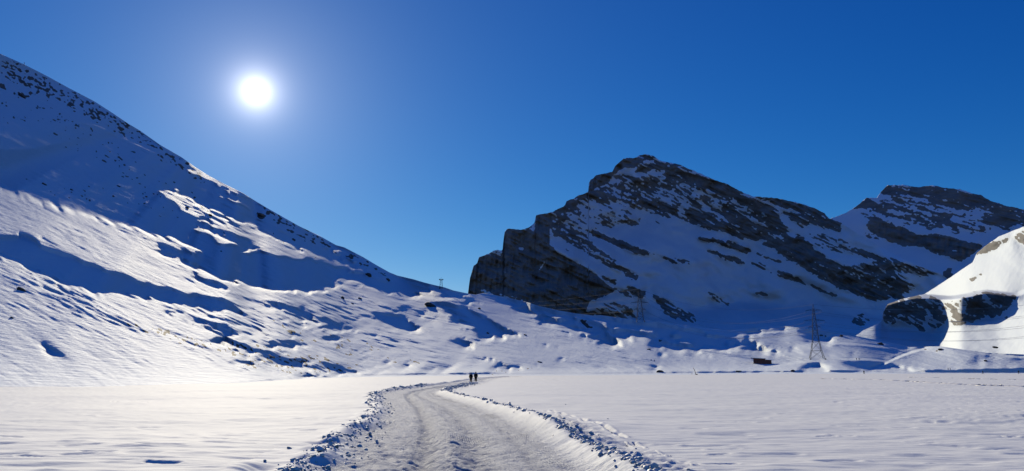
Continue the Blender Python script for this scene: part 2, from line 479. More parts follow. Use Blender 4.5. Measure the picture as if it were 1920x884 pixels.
shade('1813,681 1837,672 1843,677 1841,682 1815,685')
shade('1834,658 1867,662 1909,665 1869,667 1852,663', -0.7)
shade('1208,663 1224,672 1216,670', -0.8)
shade('1228,663 1245,662 1250,668 1238,669')
shade('1296,668 1331,668 1324,674 1306,672')
shade('1212,685 1224,684 1219,697 1211,692')
shade('993,638 1013,644 1051,656 1023,651', -0.9)
# lower left hollows and the streaky foot of the slope
shade('72,645 88,641 112,657 128,673 104,673 84,658')
shade('166,682 180,694 207,708 235,718 202,708 176,692', -0.7)
shade('330,592 370,602 420,615 445,632 430,634 400,625 365,613 340,602', -0.75)
shade('461,637 515,642 573,650 573,659 524,653 479,644', -0.9)
shade('439,654 479,657 506,664 524,672 577,677 570,687 524,684 488,673', -0.85)
shade('407,673 452,677 488,686 470,693 446,688', -0.9)
shade('557,677 592,683 635,685 667,701 646,705 603,698 560,687', -0.95)
shade('545,702 580,700 601,705 580,708 560,708', -0.8)
shade('663,652 693,660 680,663', -0.7)
shade('680,686 710,694 689,691', -0.7)
shade('780,685 818,685 850,694 818,696 796,692', -0.9)
shade('937,680 968,690 945,689', -0.7)
ROUGH[:] = 0.45
for s, v in (('-300,430 60,440 270,530 400,556 520,566 700,560 860,600 1000,640 1100,680 1000,706 560,708 420,690 300,640 0,520 -300,480', 1.0),
             ('299,356 354,372 444,417 560,470 690,509 690,530 600,545 560,500 440,455 350,400', 0.9),
             ('-300,440 36,434 105,470 245,518 358,552 444,580 363,575 180,550 64,510 -300,470', 0.25),
             ('-300,590 0,580 120,620 300,690 420,730 -300,730', 0.22),
             ('1100,560 2200,560 2200,720 1250,720', 0.3),
             ('695,585 743,592 790,617 745,620', 0.15), ('380,490 613,500 613,546 482,542', 0.2),
             ('-300,250 0,250 300,350 380,470 0,350', 0.35), ('0,100 340,300 760,520 740,545 600,545 420,400 200,300 0,260', 0.55), ('430,488 560,500 560,540 440,520', 0.5), ('820,580 1100,600 1120,700 820,700', 0.6)):
    HS.fill(ROUGH, P(s), v)
ROUGH = blur(ROUGH, 6, HS.step)

left_w = smoothstep(900, 500, HS.PX)
def noise_pair(la, lb, a_left, a_right):
    return grf(HS.shape, la, lb, a_left, HS.step) * left_w + grf(HS.shape, la, lb, a_right, HS.step) * (1 - left_w)
# A point is lit when nothing between it and the sun stands in the way.  Along a straight line that leads to the sun's bearing
# depth * distance-to-the-sun must keep falling towards the viewer (lit), stay level (grazed) or sag behind (in shade).
SPX, SPY = 480.0, 172.0
# wind-scoured streaks that just catch the light inside the shaded face, and shaded streaks in the rough foot of the slope
def streaks(polys, field, thr, v, cond):
    m = HS.new(0)
    for s in polys: HS.fill(m, P(s), 1)
    m = blur(m, 7, HS.step)
    sel = (field > thr + 1.6 * (1 - np.clip(m * 1.15, 0, 1))) & (m > 0.05) & cond
    LIT[sel] = v
st_u = noise_pair(70, 5.5, 15, 12) * 0.75 + noise_pair(24, 3.5, 22, 12) * 0.65
st_l = noise_pair(80, 5, 17, 9) * 0.75 + noise_pair(28, 3.2, 21, 11) * 0.7
streaks(('300,575 420,600 560,610 700,640 860,668 940,690 860,703 700,704 560,706 440,700 420,660 360,610', '560,575 700,600 830,640 700,630 580,605', '860,600 1000,640 1080,680 960,700 880,690', '90,520 240,560 330,585 420,610 330,600 200,575'), st_l, 1.0, -0.8, LIT > -0.05)
streaks(('1140,660 1340,675 1400,700 1200,702', '1340,620 1480,640 1560,668 1440,668 1360,640'), st_l, 1.35, -0.75, LIT > -0.05)
# ragged edges
wx = noise_pair(22, 4, 24, 11); wy = noise_pair(22, 4, 24, 11)
amp = 3.0 + 9.0 * ROUGH
LIT = HS.at(LIT, HS.PX + wx * amp, HS.PY + wy * amp * 0.3)
L = blur(LIT, 1.2, HS.step)
inside = ((HS.PY < foot_y(HS.PX) - 1) & (HS.PY > hill_sky(HS.PX) + 0.5)).astype(float)
lnD = Hq0 + np.log(hx_az_y * math.cos(PITCH) + H_T * math.sin(PITCH))
dth, dln = 0.0015, 0.0022
thg = np.arange(R(8), R(198), dth); lng = np.arange(math.log(70), math.log(1900), dln)
LNG, THG = np.meshgrid(lng, thg, indexing='ij')
QX = SPX + np.exp(LNG) * np.cos(THG); QY = SPY + np.exp(LNG) * np.sin(THG)
onmap = (QX > HS.xs[0]) & (QX < HS.xs[-1]) & (QY > HS.ys[0]) & (QY < HS.ys[-1])
sig0 = HS.at(lnD, QX, QY) + LNG
rate0 = np.gradient(sig0, dln, axis=0)
Lp = HS.at(L, QX, QY); ins = HS.at(inside, QX, QY) * onmap
w_l = np.clip(Lp, 0, 1); w_s = np.clip(-Lp, 0, 1)
strong = smoothstep(0.55, 0.85, Lp)
want = np.where(Lp > 0, np.minimum(rate0, -0.30 - 0.55 * strong), rate0 + (0.0 - rate0) * np.minimum(w_s * 1.25, 1))
want = np.maximum(want, -6.0)
Ap = np.where(ins > 0.5, want - rate0, 0.0)
def blur2(a, sl, st):
    kx, ky = kgrid(a.shape, 1.0)
    return np.fft.irfft2(np.fft.rfft2(a) * np.exp(-0.5 * ((kx * st) ** 2 + (ky * sl) ** 2)), s=a.shape)
# carried up from the foot of the slope, where the ground meets the plain, towards the skyline
Pp = np.zeros_like(Ap)
leak = 1 - dln / 1.1
for i in range(len(lng) - 2, -1, -1):
    Pp[i] = Pp[i + 1] * leak - Ap[i] * dln
Pp = blur2(Pp, 3.0, TH_BLUR)
inb = ins > 0.5
is_sh = (Lp < -0.35) & inb
crest = (np.cumsum(inb, axis=0) <= 2) & inb
is_li = ((Lp > -0.05) | crest) & inb
depth_in = np.clip(blur2(is_sh.astype(float), 5, 5) * 2 - 0.6, 0, 1)
RIGHT_W = smoothstep(R(58), R(44), THG)
for it in range(N_IT):
    last = it >= N_IT - 2
    bt = 2.0 if last else 6.0
    sg = sig0 + Pp
    env = np.minimum.accumulate(np.where(is_li, sg, 1e9), axis=0)
    first = env > 1e8
    env = np.where(first, sg, env)
    env = blur2(env, 0.5, 10.0) * (1 - RIGHT_W) + blur2(env, 0.5, 2.0) * RIGHT_W
    up = np.where(is_sh & ~first, np.clip(env + SAG * (0.25 + depth_in) * (0.06 + 0.94 * smoothstep(0.55, 0.8, -Lp)) - sg, 0, 0.08), 0)
    dn = np.where(is_li & ~crest, np.clip(sg - env, 0, 0.05), 0)
    fine_r = 1.2 if last else 3.0
    Pp = Pp + (blur2(up, 1.5, bt) - blur2(dn, 2, bt)) * (1 - RIGHT_W) + (blur2(up, 1.5, fine_r) - blur2(dn, 1.5, fine_r)) * RIGHT_W
dS = np.hypot(HS.PX - SPX, HS.PY - SPY)
ft = (np.arctan2(HS.PY - SPY, HS.PX - SPX)); ft = np.where(ft < 0, ft + 2 * math.pi, ft)
fi = np.clip((np.log(np.maximum(dS, 71)) - lng[0]) / dln, 0, len(lng) - 2.001); fj = np.clip((ft - thg[0]) / dth, 0, len(thg) - 2.001)
i_ = fi.astype(int); j_ = fj.astype(int); u_ = fi - i_; v_ = fj - j_
pq = (Pp[i_, j_] * (1 - u_) * (1 - v_) + Pp[i_ + 1, j_] * u_ * (1 - v_) + Pp[i_, j_ + 1] * (1 - u_) * v_ + Pp[i_ + 1, j_ + 1] * u_ * v_)
# wind-carved relief: oriented noise, in the same grazing terms (relative to distance)
NOISE_GAIN = 1.6
left_w = smoothstep(900, 500, HS.PX)
def noise_pair(la, lb, a_left, a_right):
    return grf(HS.shape, la, lb, a_left, HS.step) * left_w + grf(HS.shape, la, lb, a_right, HS.step) * (1 - left_w)
qT = np.clip(np.abs(blur(np.gradient(Hq0 + pq, HS.step, axis=0) / dTdy, 5, HS.step)), 2.0, 14.0)    # how far one steps back per unit of rise
ridge = lambda la, lb, a1, a2: np.abs(noise_pair(la, lb, a1, a2)) - 0.8
nz = (ridge(30, 3.0, 24, 12) * 0.0015 + ridge(75, 6.0, 23, 11) * 0.0022 + noise_pair(20, 2.4, 25, 13) * 0.0012 + noise_pair(26, 4.2, 26, 13) * 0.0016 + noise_pair(60, 9, 24, 11) * 0.0018
      + noise_pair(110, 22, 27, 13) * 0.0026) * (qT / 6.0) * ROUGH * NOISE_GAIN
nz = nz * np.clip(0.35 + 0.62 * np.abs(noise_pair(170, 60, 22, 10)), 0.3, 1.25)
Hq = Hq0 + pq + nz
fade = smoothstep(0, 8, foot_y(HS.PX) - HS.PY)
Hq = Hq0 + (Hq - Hq0) * fade
# snow does not overhang: going up a line of sight the ground always steps back
kk = np.arange(HS.shape[0])[:, None] * 0.0007
Hq = (np.maximum.accumulate(Hq[::-1] - kk, axis=0) + kk)[::-1]
HROCK = HS.new(0.0)
for s, v in (('0,101 90,144 178,191 262,245 345,297 330,300 240,262 150,215 70,165 0,140', 0.31),
             ('0,120 60,140 110,180 60,185 0,165', 0.34),
             ('60,165 90,180 130,230 90,215', 0.32),
             ('0,140 200,250 420,400 620,480 740,520 560,480 380,410 150,290 0,225', 0.16), ('40,330 300,360 420,400 560,470 420,440 200,400 40,350', 0.12), ('0,155 18,167 0,164', 0.9), ('30,162 40,168 54,187 46,184', 0.7),
             ('345,297 365,313 348,318 300,285', 0.34), ('262,245 345,297 400,340 380,345 300,300', 0.30),
             ('480,380 600,443 740,515 720,520 620,475 520,425', 0.29),
             ('480,398 500,402 496,413 483,410', 0.55),
             ('180,590 320,620 420,650 440,668 340,645 230,612', 0.30),
             ('420,640 560,655 700,690 560,705 440,690', 0.27), ('500,600 700,640 820,690 700,680 560,640', 0.24),
             ('1080,596 1100,600 1115,618 1100,615', 0.5), ('1176,604 1188,608 1200,610 1178,608', 0.6), ('1208,606 1235,614 1228,616', 0.5),
             ('1560,630 1576,633 1570,636', 0.5), ('1720,655 1770,655 1768,660 1726,661', 0.34), ('1235,632 1250,640 1232,645', 0.35),
             ('1528,624 1556,627 1550,632 1535,630', 0.45), ('860,700 1000,690 1000,702 880,706', 0.2), ('560,706 700,706 860,702 700,709', 0.25)):
    HS.fill(HROCK, P(s), v)
HROCK = blur(HROCK, 2.0, HS.step)
HROCK += np.where(HROCK > 0.04, 0.10 * noise_pair(9, 3, 28, 14) + 0.09 * noise_pair(4, 2.2, 35, 20), 0)
HROCK = np.clip((HROCK - 0.36) * 4 + 0.4, 0, 1) * (HROCK > 0.05)

def hill_T(px, py):
    _, _, t = pix_dir(px, py)
    return t
def hill_point(px, py, dz=0.0):
    """the point of the hillside seen at a photograph pixel"""
    hx, hy, t = pix_dir(px, py)
    r = math.exp(float(HS.at(Hq, px, py)))
    return Vector((float(hx) * r, float(hy) * r, CZ + float(t) * r + dz))

def relief_surface(name, cv, q, sky, base, cols, nrows, rock, mat, back, jag=0.0, base_z=None):
    """a mountain side: columns of bearing, rows climbing from base to skyline, then down its far side"""
    px = cols
    ysky = sky(px)
    if jag:
        n = np.interp(px, np.arange(px.min() - 5, px.max() + 5, 1.0), 0 * np.arange(px.min() - 5, px.max() + 5, 1.0))
        k = RNG.standard_normal(len(px) + 40)
        n1 = np.convolve(k, np.ones(3) / 3, 'same')[20:-20]; n2 = np.convolve(k[::-1], np.hanning(17) / 4, 'same')[20:-20]
        ysky = ysky + jag * (n1 * 0.8 + n2 * 0.8)
    yb = base(px)
    s = np.linspace(0, 1, nrows)[:, None]
    PY = yb[None] + (ysky - yb)[None] * s
    PX = np.repeat(px[None], nrows, 0)
    hx, hy, T = pix_dir(PX, PY)
    r = np.exp(cv.at(q, PX, PY))
    rk = cv.at(rock, PX, PY)
    X = hx * r; Y = hy * r; Z = CZ + T * r
    rows = []
    for f, zf in back:
        rr = r[-1] * f
        zz = np.where(np.isfinite(rr), (Z[-1]) * zf - (5 if zf == 0 else 0), 0)
        rows.append((hx[-1] * rr, hy[-1] * rr, zz))
    X = np.concatenate([X] + [a[None] for a, _, _ in rows]); Y = np.concatenate([Y] + [b[None] for _, b, _ in rows]); Z = np.concatenate([Z] + [c[None] for _, _, c in rows])
    rk = np.concatenate([rk] + [rk[-1:] for _ in rows])
    if base_z is not None:
        X = np.concatenate([X[:1] * 0.97, X]); Y = np.concatenate([Y[:1] * 0.97, Y]); Z = np.concatenate([np.full_like(Z[:1], base_z), Z]); rk = np.concatenate([rk[:1], rk])
    me = grid_mesh(name, X, Y, Z, {'rock': rk}, flip=False)
    o = link(name, me, mat)
    tag(o, kind='structure')
    return o

BACK_HILL = [(1.012, 0.992), (1.10, 0.93), (1.35, 0.6), (1.7, 0.0)]
# the long slope on the left and the lower rolling ground to its right meet at bearing pixel 900
relief_surface('mountain_slope', HS, Hq, hill_sky, foot_y, np.arange(-300, 900.1, 1.6), 390, HROCK, M_HILL, BACK_HILL)
relief_surface('rolling_hills', HS, Hq, hill_sky, foot_y, np.arange(900, 2200.1, 1.6), 150, HROCK, M_HILL, BACK_HILL)

# ------------------------------------------------------------------ MOUNTAINS
def mountain(cv, rb, base_y, regions, apron, m_snow, m_rock, m_mid, strata, cliffs, seed_amp, lam=0.25, lift=0.0, soft=2.0, clean=0.75, vert_amp=1.0, ragged=0.05):
    hx, hy, T = pix_dir(cv.PX, cv.PY)
    RK = cv.new(lift)
    for v, s in regions: cv.fill(RK, P(s), v)
    RKs = blur(RK, soft, cv.step)
    CL = cv.new(0)
    for s in cliffs: cv.fill(CL, P(s), 1)
    CL = blur(CL, 3, cv.step)
    st = grf(cv.shape, 30, 4.0, strata, cv.step); st2 = grf(cv.shape, 13, 3.2, strata + 6, cv.step); sp = grf(cv.shape, 5, 2.4, strata, cv.step)
    vert = grf(cv.shape, 3.5, 30, 4, cv.step)
    n = 0.15 * st + 0.15 * st2 + 0.15 * sp + ragged * grf(cv.shape, 18, 12, 70, cv.step)
    rock = np.clip((RKs + 0.35 * RKs * (1 - RKs) + n * np.where((RKs > 0.03), 1, 0) * (1 - clean * CL) - 0.5) * 8 + 0.5, 0, 1)
    gate = np.clip(RKs * 6, 0, 1)
    rock *= gate
    soft_rock = blur(np.clip(RKs * 0.5 + rock * 0.5, 0, 1), 2.5, cv.step)
    m0 = 0.95
    m = m_snow + (m_rock - m_snow) * np.clip(soft_rock * 1.15, 0, 1) ** 1.5
    m = m * (1 - CL) + 5.5 * CL
    if apron is not None:
        AP = cv.new(0)
        for s in apron: cv.fill(AP, P(s), 1)
        AP = blur(AP, 8, cv.step)
        m = m * (1 - AP) + m_mid * AP
    dT = np.gradient(T, cv.step, axis=0)
    _, _, Tb = pix_dir(cv.xs, np.full(cv.xs.shape, float(base_y)))
    q0 = np.log(rb(cv.xs))[None] - np.log((m0 - T) / (m0 - Tb[None]))
    m = np.maximum(m, T + 0.12)
    A = (1 / (m - T) - 1 / (m0 - T)) * dT
    p = poisson(A, lam, (1 / 500.0) ** 2, cv.step)
    broad = grf(cv.shape, 60, 45, strata, cv.step); med = grf(cv.shape, 22, 12, strata, cv.step); fine = grf(cv.shape, 6, 4, strata, cv.step)
    rk = soft_rock
    rib = 1 - np.abs(grf(cv.shape, 16, 40, 78, cv.step))
    q = q0 + p + seed_amp * (broad * 0.005 + med * (0.0010 + 0.0020 * rk) + st * 0.0020 * rk + fine * (0.00012 + 0.0007 * rk)
                             + vert * 0.0014 * vert_amp * CL + rib * (0.0007 + 0.0013 * rk))
    return q, rock

MC = Canvas(850, 1860, 270, 720, 1.25)
main_sky = curve([(850, 640), (874, 638), (876, 560), (878, 545), (881, 522), (888, 499), (894.5, 495), (898, 483), (911, 478), (925, 470), (938, 469), (942, 470),
                  (943.5, 455), (946, 436), (951, 429), (978, 431), (990, 428), (1002, 419), (1005, 404), (1020, 401), (1035, 398), (1050, 391), (1060, 385), (1062, 378),
                  (1075, 373), (1085, 366), (1103, 360), (1104, 345), (1107, 338), (1118, 329), (1148, 323), (1153, 312), (1162, 303), (1169, 297), (1191, 297), (1201, 291),
                  (1213, 290), (1226, 293), (1234, 300), (1250, 304), (1275, 309), (1296, 319), (1330, 333), (1365, 346), (1393, 361), (1412, 369), (1435, 370), (1456, 372),
                  (1485, 378), (1500, 382), (1528, 391), (1545, 400), (1555, 409), (1577, 418), (1600, 433), (1650, 463), (1700, 489), (1745, 508), (1765, 514), (1790, 535), (1830, 575), (1860, 600)])
CLIFF = '872,640 874,560 880,522 888,497 895,493 898,481 911,478 941,479 943,459 946,434 951,427 978,430 1004,441 1004,402 1020,400 1038,402 1031,432 1031,461 1053,479 1074,489 1104,505 1130,528 1155,545 1130,556 1104,567 1098,585 1110,640'
main_regions = [
    (.42, '1040,398 1105,358 1200,330 1300,330 1420,380 1480,430 1560,470 1480,460 1330,430 1240,405 1150,380 1080,392'),
    (.30, '1060,390 1110,372 1180,395 1240,420 1120,430 1080,415'),
    (.70, '1035,400 1060,375 1090,362 1105,358 1110,372 1085,386 1060,398'),
    (.58, '1030,403 1062,403 1085,420 1101,444 1125,468 1150,487 1172,503 1201,522 1185,527 1157,511 1125,493 1093,471 1062,455 1035,441'),
    (.12, '1037,462 1060,463 1085,478 1105,490 1110,500 1080,488 1050,474'),
    (.72, '1128,515 1157,526 1157,540 1133,523'),
    (1.0, '1104,359 1106,340 1118,328 1148,322 1153,311 1169,296 1191,296 1201,290 1226,292 1234,300 1213,299 1201,308 1185,315 1169,315 1150,326 1141,343 1125,350 1106,358'),
    (.78, '1191,323 1201,308 1232,303 1256,307 1240,323 1217,320 1213,324'),
    (1.0, '1258,308 1272,308 1296,322 1327,334 1350,341 1362,343 1393,360 1393,365 1374,370 1355,369 1335,362 1288,345 1256,339 1244,329 1247,320'),
    (.70, '1153,326 1185,329 1201,340 1193,353 1177,346 1150,335'),
    (.60, '1225,326 1231,340 1228,375 1206,378 1206,356 1213,337'),
    (1.0, '1220,378 1228,375 1248,384 1266,392 1275,407 1256,399 1226,392 1204,389 1185,381 1201,378'),
    (.78, '1090,362 1122,356 1142,351 1156,369 1185,378 1201,389 1177,378 1137,370 1090,374'),
    (.88, '1285,394 1300,391 1337,403 1350,416 1377,414 1400,421 1419,429 1438,422 1438,403 1457,403 1469,422 1468,432 1453,443 1419,451 1393,448 1362,438 1330,429 1288,416'),
    (1.0, '1384,375 1393,365 1412,372 1431,383 1444,387 1466,400 1438,403 1425,399 1406,384 1390,381'),
    (.95, '1412,370 1425,368 1457,371 1488,379 1528,390 1555,407 1536,403 1504,400 1482,392 1457,388 1441,377'),
    (.88, '1466,393 1488,399 1544,408 1575,416 1577,435 1552,429 1520,422 1504,429 1488,416 1472,403'),
    (1.0, '1431,457 1457,448 1480,443 1501,446 1520,460 1542,478 1561,495 1605,510 1660,530 1700,560 1642,563 1605,552 1581,544 1546,526 1520,512 1510,505 1478,488 1454,469 1429,458'),
    (.66, '1520,455 1540,478 1561,490 1587,501 1618,494 1650,491 1671,505 1693,522 1722,542 1689,552 1660,545 1605,520 1561,500'),
    (.60, '1520,440 1561,461 1607,465 1650,481 1695,491 1744,508 1764,514 1724,518 1683,508 1642,487 1605,477 1560,470'),
    (.40, '1500,430 1560,440 1620,465 1600,480 1540,460'),
    (1.0, '1305,444 1335,448 1369,453 1410,469 1400,475 1369,466 1335,453 1312,452'),
    (.70, '1410,470 1438,482 1473,493 1454,490 1422,479'),
    (1.0, '1324,469 1348,474 1383,485 1400,496 1383,494 1351,483 1334,475'),
    (.85, '1408,492 1430,494 1446,508 1478,512 1502,523 1514,536 1490,528 1470,520 1438,509 1416,501'),
    (.72, '1514,531 1534,538 1548,544 1575,558 1561,555 1535,545'),
    (.95, '1096,428 1109,431 1139,443 1165,452 1196,466 1220,476 1204,479 1185,475 1166,465 1153,457 1131,449 1109,440'),
    (.66, '1220,474 1260,485 1283,489 1302,497 1264,494 1236,482'),
    (1.0, CLIFF),
    (.1, '1001,522 1010,505 1021,487 1023,495 1011,510'), (.1, '968,464 984,463 982,472 974,470'), (.1, '980,482 987,476 985,484'),
    (.35, '930,500 955,512 958,520 940,510'), (.3, '984,556 992,530 996,524 988,545'), (.25, '1010,460 1021,461 1019,464'), (.3, '911,470 938,468 941,478 920,479'),
    (.3, '985,425 1003,421 1003,440 985,434'), (.45, '900,535 985,560 985,620 890,620'),
    (.58, '1100,588 1125,572 1160,566 1185,580 1195,600 1150,606 1100,604'), (.50, '1150,540 1190,538 1215,548 1205,560 1170,556'),
    (.60, '1222,552 1262,570 1292,585 1325,602 1300,606 1255,596 1235,576'), (.42, '1325,546 1365,558 1370,574 1335,562'),
    (.45, '1255,362 1290,375 1286,392 1262,380'), (.62, '1295,370 1318,385 1312,398 1296,392'), (.75, '1355,376 1374,388 1368,398 1356,392'),
    (.8, '1597,605 1602,591 1618,588 1622,590 1618,598 1634,599 1622,606 1615,613 1598,607'), (.6, '1405,545 1436,550 1440,556 1415,552')]
main_rb = curve([(850, 2350), (900, 2250), (1000, 2050), (1060, 2050), (1120, 2100), (1300, 1900), (1500, 1750), (1650, 1650), (1860, 1650)], 40)
Mq, Mrock = mountain(MC, main_rb, 700, main_regions, ['1240,590 1400,560 1600,585 1700,590 1860,600 1860,720 1100,720 1100,610'],
                     0.86, 2.4, 0.24, 25, [CLIFF, '1104,359 1106,340 1118,329 1148,323 1169,297 1185,315 1150,326 1141,343 1125,350'], 1.0, lift=0.0)
relief_surface('cliff_mountain', MC, Mq, main_sky, lambda x: np.full(np.shape(x), 700.0), np.arange(872, 1850.1, 1.35), 300, Mrock, M_MAIN,
               [(1.006, 0.997), (1.04, 0.93), (1.2, 0.6), (1.45, 0.0)], jag=0.7, base_z=-8)

FC = Canvas(1530, 2230, 310, 640, 1.25)
far_sky = curve([(1530, 425), (1560, 409), (1579, 403), (1598, 393), (1612, 382), (1625, 371), (1644, 371), (1652, 360), (1664, 348), (1694, 347), (1723, 351), (1752, 348), (1772, 353),
                 (1800, 355), (1825, 364), (1839, 365), (1860, 378), (1887, 386), (1920, 393), (2000, 400), (2100, 430), (2230, 480)])
far_regions = [
    (.35, '1600,385 1700,370 1850,400 1920,430 1800,440 1680,420 1620,410'),
    (.85, '1650,365 1653,358 1664,347 1752,347 1800,354 1839,365 1868,381 1920,394 2000,400 2000,440 1906,422 1887,426 1868,422 1843,418 1837,405 1868,400 1843,393 1800,391 1762,389 1723,380 1694,378 1668,368'),
    (.2, '1690,372 1740,375 1740,380 1700,377'), (.2, '1748,366 1776,376 1772,379 1750,371'), (.25, '1670,358 1700,366 1720,372 1690,369'), (.25, '1777,392 1858,402 1835,404 1790,400'),
    (.80, '1598,393 1625,371 1646,380 1666,388 1668,405 1645,397 1612,391'),
    (.55, '1668,384 1733,388 1752,403 1781,405 1752,419 1694,421 1675,407'),
    (.75, '1789,403 1812,405 1800,410'), (.7, '1733,412 1752,411 1750,420 1738,420'),
    (.58, '1760,414 1810,422 1852,434 1829,436 1791,427'),
    (1.0, '1623,424 1633,414 1656,416 1694,426 1718,441 1752,440 1785,447 1810,453 1845,459 1825,476 1816,482 1800,490 1775,480 1748,472 1729,463 1685,461 1660,449 1633,434'),
    (.35, '1780,465 1812,470 1815,476 1785,474'),
    (.6, '1617,436 1640,440 1652,448 1630,446'), (.95, '1762,530 1771,510 1785,502 1781,513 1788,517 1778,535')]
far_rb = curve([(1530, 3700), (1700, 3640), (1920, 3600), (2230, 3500)], 40)
Fq, Frock = mountain(FC, far_rb, 620, far_regions, None, 0.92, 2.2, 0.3, 12, ['1623,424 1656,416 1718,441 1810,453 1845,459 1800,490 1729,463 1660,449'], 0.45)
relief_surface('distant_mountain', FC, Fq, far_sky, lambda x: np.full(np.shape(x), 600.0), np.arange(1545, 2230.1, 1.4), 170, Frock, M_MAIN,
               [(1.006, 0.997), (1.04, 0.93), (1.2, 0.6), (1.45, 0.0)], jag=0.6, base_z=-8)

RC = Canvas(1540, 2230, 300, 720, 1.25)
right_sky = curve([(1540, 668), (1590, 640), (1620, 619), (1646, 608), (1654, 601), (1656, 586), (1664, 571), (1694, 560), (1732, 552.5), (1757, 537), (1786, 518), (1812, 500), (1824, 492),
                   (1832, 474), (1852, 458), (1873, 444), (1895, 435), (1920, 425), (1980, 400), (2100, 350), (2230, 310)])
right_regions = [
    (.80, '1833,471 1852,457 1879,449 1893,446 1887,455 1860,469 1846,474 1819,483'), (.75, '1900,446 1920,433 1960,425 1960,470 1920,458'),
    (.9, '1816,526 1833,519 1841,511 1840,517 1820,529'),
    (.72, '1654,590 1664,569 1694,559 1721,556 1754,557 1786,566 1783,588 1770,607 1746,622 1721,618 1713,610 1700,615 1697,602 1680,607 1661,616 1657,600'),
    (.35, '1750,560 1781,565 1781,590 1760,580'), (.5, '1700,562 1754,558 1760,575 1730,590'),
    (.92, '1786,572 1814,562 1846,556 1873,558 1868,572 1857,586 1835,600 1811,607 1792,614 1781,610 1782,583'),
    (.6, '1790,566 1814,556 1846,549 1873,553 1868,562 1820,564'),
    (.80, '1866,553 1885,552 1908,558 1892,574 1876,590 1858,598 1852,588'), (.4, '1880,590 1894,592 1885,598'), (.4, '1840,655 1858,657 1850,661')]
right_rb_up = curve([(1540, 1480), (1640, 1320), (1740, 1150), (1830, 1000), (1920, 880), (2230, 640)], 40)
right_rb = curve([(1540, 1200), (1640, 1115), (1768, 1092), (1798, 985), (1873, 962), (1920, 925), (2000, 845), (2230, 690)], 7)
cliff_top = curve([(1540, 640), (1640, 580), (1656, 572), (1694, 561), (1721, 556), (1783, 560), (1814, 555), (1846, 548), (1873, 551), (1906, 555), (1960, 530), (2230, 400)], 6)
Rq, Rrock = mountain(RC, right_rb, 700, right_regions, ['1540,560 1650,608 1745,625 1800,616 1870,597 1920,570 2230,500 2230,720 1540,720'],
                     0.62, 3.0, 0.36, 28, ['1656,590 1664,571 1721,558 1781,572 1770,607 1746,622 1700,612 1661,616', '1784,572 1814,560 1873,556 1857,586 1811,607 1784,612'], 0.32, lam=0.15, clean=0.0, vert_amp=0.4, ragged=0.2)
# the slope stands back on a bench above the rock band
bench_k = curve([(1540, 1.18), (1760, 1.17), (1810, 1.09), (1873, 1.08), (1920, 1.07), (2230, 1.07)], 20)
Rq += np.maximum(np.log(bench_k(RC.PX) * right_rb_up(RC.PX)) - np.log(right_rb(RC.PX)), 0.0) * smoothstep(3, -5, RC.PY - cliff_top(RC.PX))
relief_surface('right_slope', RC, Rq, right_sky, lambda x: np.full(np.shape(x), 698.0), np.arange(1545, 2230.1, 1.4), 240, Rrock, M_RIGHT,
               [(1.01, 0.99), (1.08, 0.9), (1.3, 0.5), (1.5, 0.0)], jag=0.35, base_z=-4)

# ------------------------------------------------------------------ TRAIL
def ground_pt(px, py, z=0.0):
    hx, hy, t = pix_dir(px, py)
    r = (z - CZ) / t
    return np.stack([hx * r, hy * r], -1)
TL = P('-300,1700 360,1100 505,985 560,945 640,884 690,840 722,810 738,785 734,765 720,751 716,742 745,734 800,727 845,719.5 868,714.2 882,711 905,708.6 945,706.4')
TR = P('1900,1700 1330,1100 1215,985 1150,945 1065,884 1015,840 968,808 925,785 880,765 845,752 818,743 806,737.5 818,731.5 852,725 886,719.8 908,715.2 920,711.6 945,708.8 985,706.8')
def resample(pts, z, n):
    p = ground_pt([a for a, _ in pts], [b for _, b in pts], z)
    d = np.r_[0, np.cumsum(np.hypot(*np.diff(p, axis=0).T))]
    # smooth resampling (Catmull-like through dense linear + blur in arc length)
    u = np.linspace(0, 1, n)
    return p, d
TZ = -0.13
def smooth_line(p, step):
    d = np.r_[0, np.cumsum(np.hypot(*np.diff(p, axis=0).T))]
    u = np.arange(0, d[-1], step)
    q = np.stack([np.interp(u, d, p[:, 0]), np.interp(u, d, p[:, 1])], -1)
    return u, q
lp = ground_pt([a for a, _ in TL], [b for _, b in TL], TZ)
rp = ground_pt([a for a, _ in TR], [b for _, b in TR], TZ)
def by_frac(p, n):
    """parametrise both edges by distance travelled away from the camera"""
    d = np.r_[0, np.cumsum(np.hypot(*np.diff(p, axis=0).T))]
    u = np.linspace(0, d[-1], n)
    return np.stack([np.interp(u, d, p[:, 0]), np.interp(u, d, p[:, 1])], -1)
ul, ql = smooth_line(lp, 0.25); ur, qr = smooth_line(rp, 0.25)
# centre: for every left point the nearest right point, then smoothed
cen = []; wid = []
j = 0
for a in ql:
    seg = qr[max(0, j - 8):j + 120]
    dd = np.hypot(seg[:, 0] - a[0], seg[:, 1] - a[1])
    k = int(dd.argmin()) + max(0, j - 8)
    j = max(j, k)
    cen.append((a + qr[k]) / 2); wid.append(dd.min())
cen = np.array(cen); wid = np.array(wid)
_, cl = smooth_line(cen, 0.15)
def conv(a, n):
    k = np.hanning(n); k /= k.sum()
    return np.convolve(np.pad(a, (n // 2, n // 2), 'edge'), k, 'valid')[:len(a)]
rr_ = np.hypot(cl[:, 0], cl[:, 1])
c_s = np.stack([conv(cl[:, 0], 41), conv(cl[:, 1], 41)], -1)
c_l = np.stack([conv(cl[:, 0], 161), conv(cl[:, 1], 161)], -1)
wgt = smoothstep(60, 160, np.hypot(c_s[:, 0], c_s[:, 1]))[:, None]
CLN = c_s * (1 - wgt) + c_l * wgt
CLD = np.r_[0, np.cumsum(np.hypot(*np.diff(CLN, axis=0).T))]
HALFW = 1.85
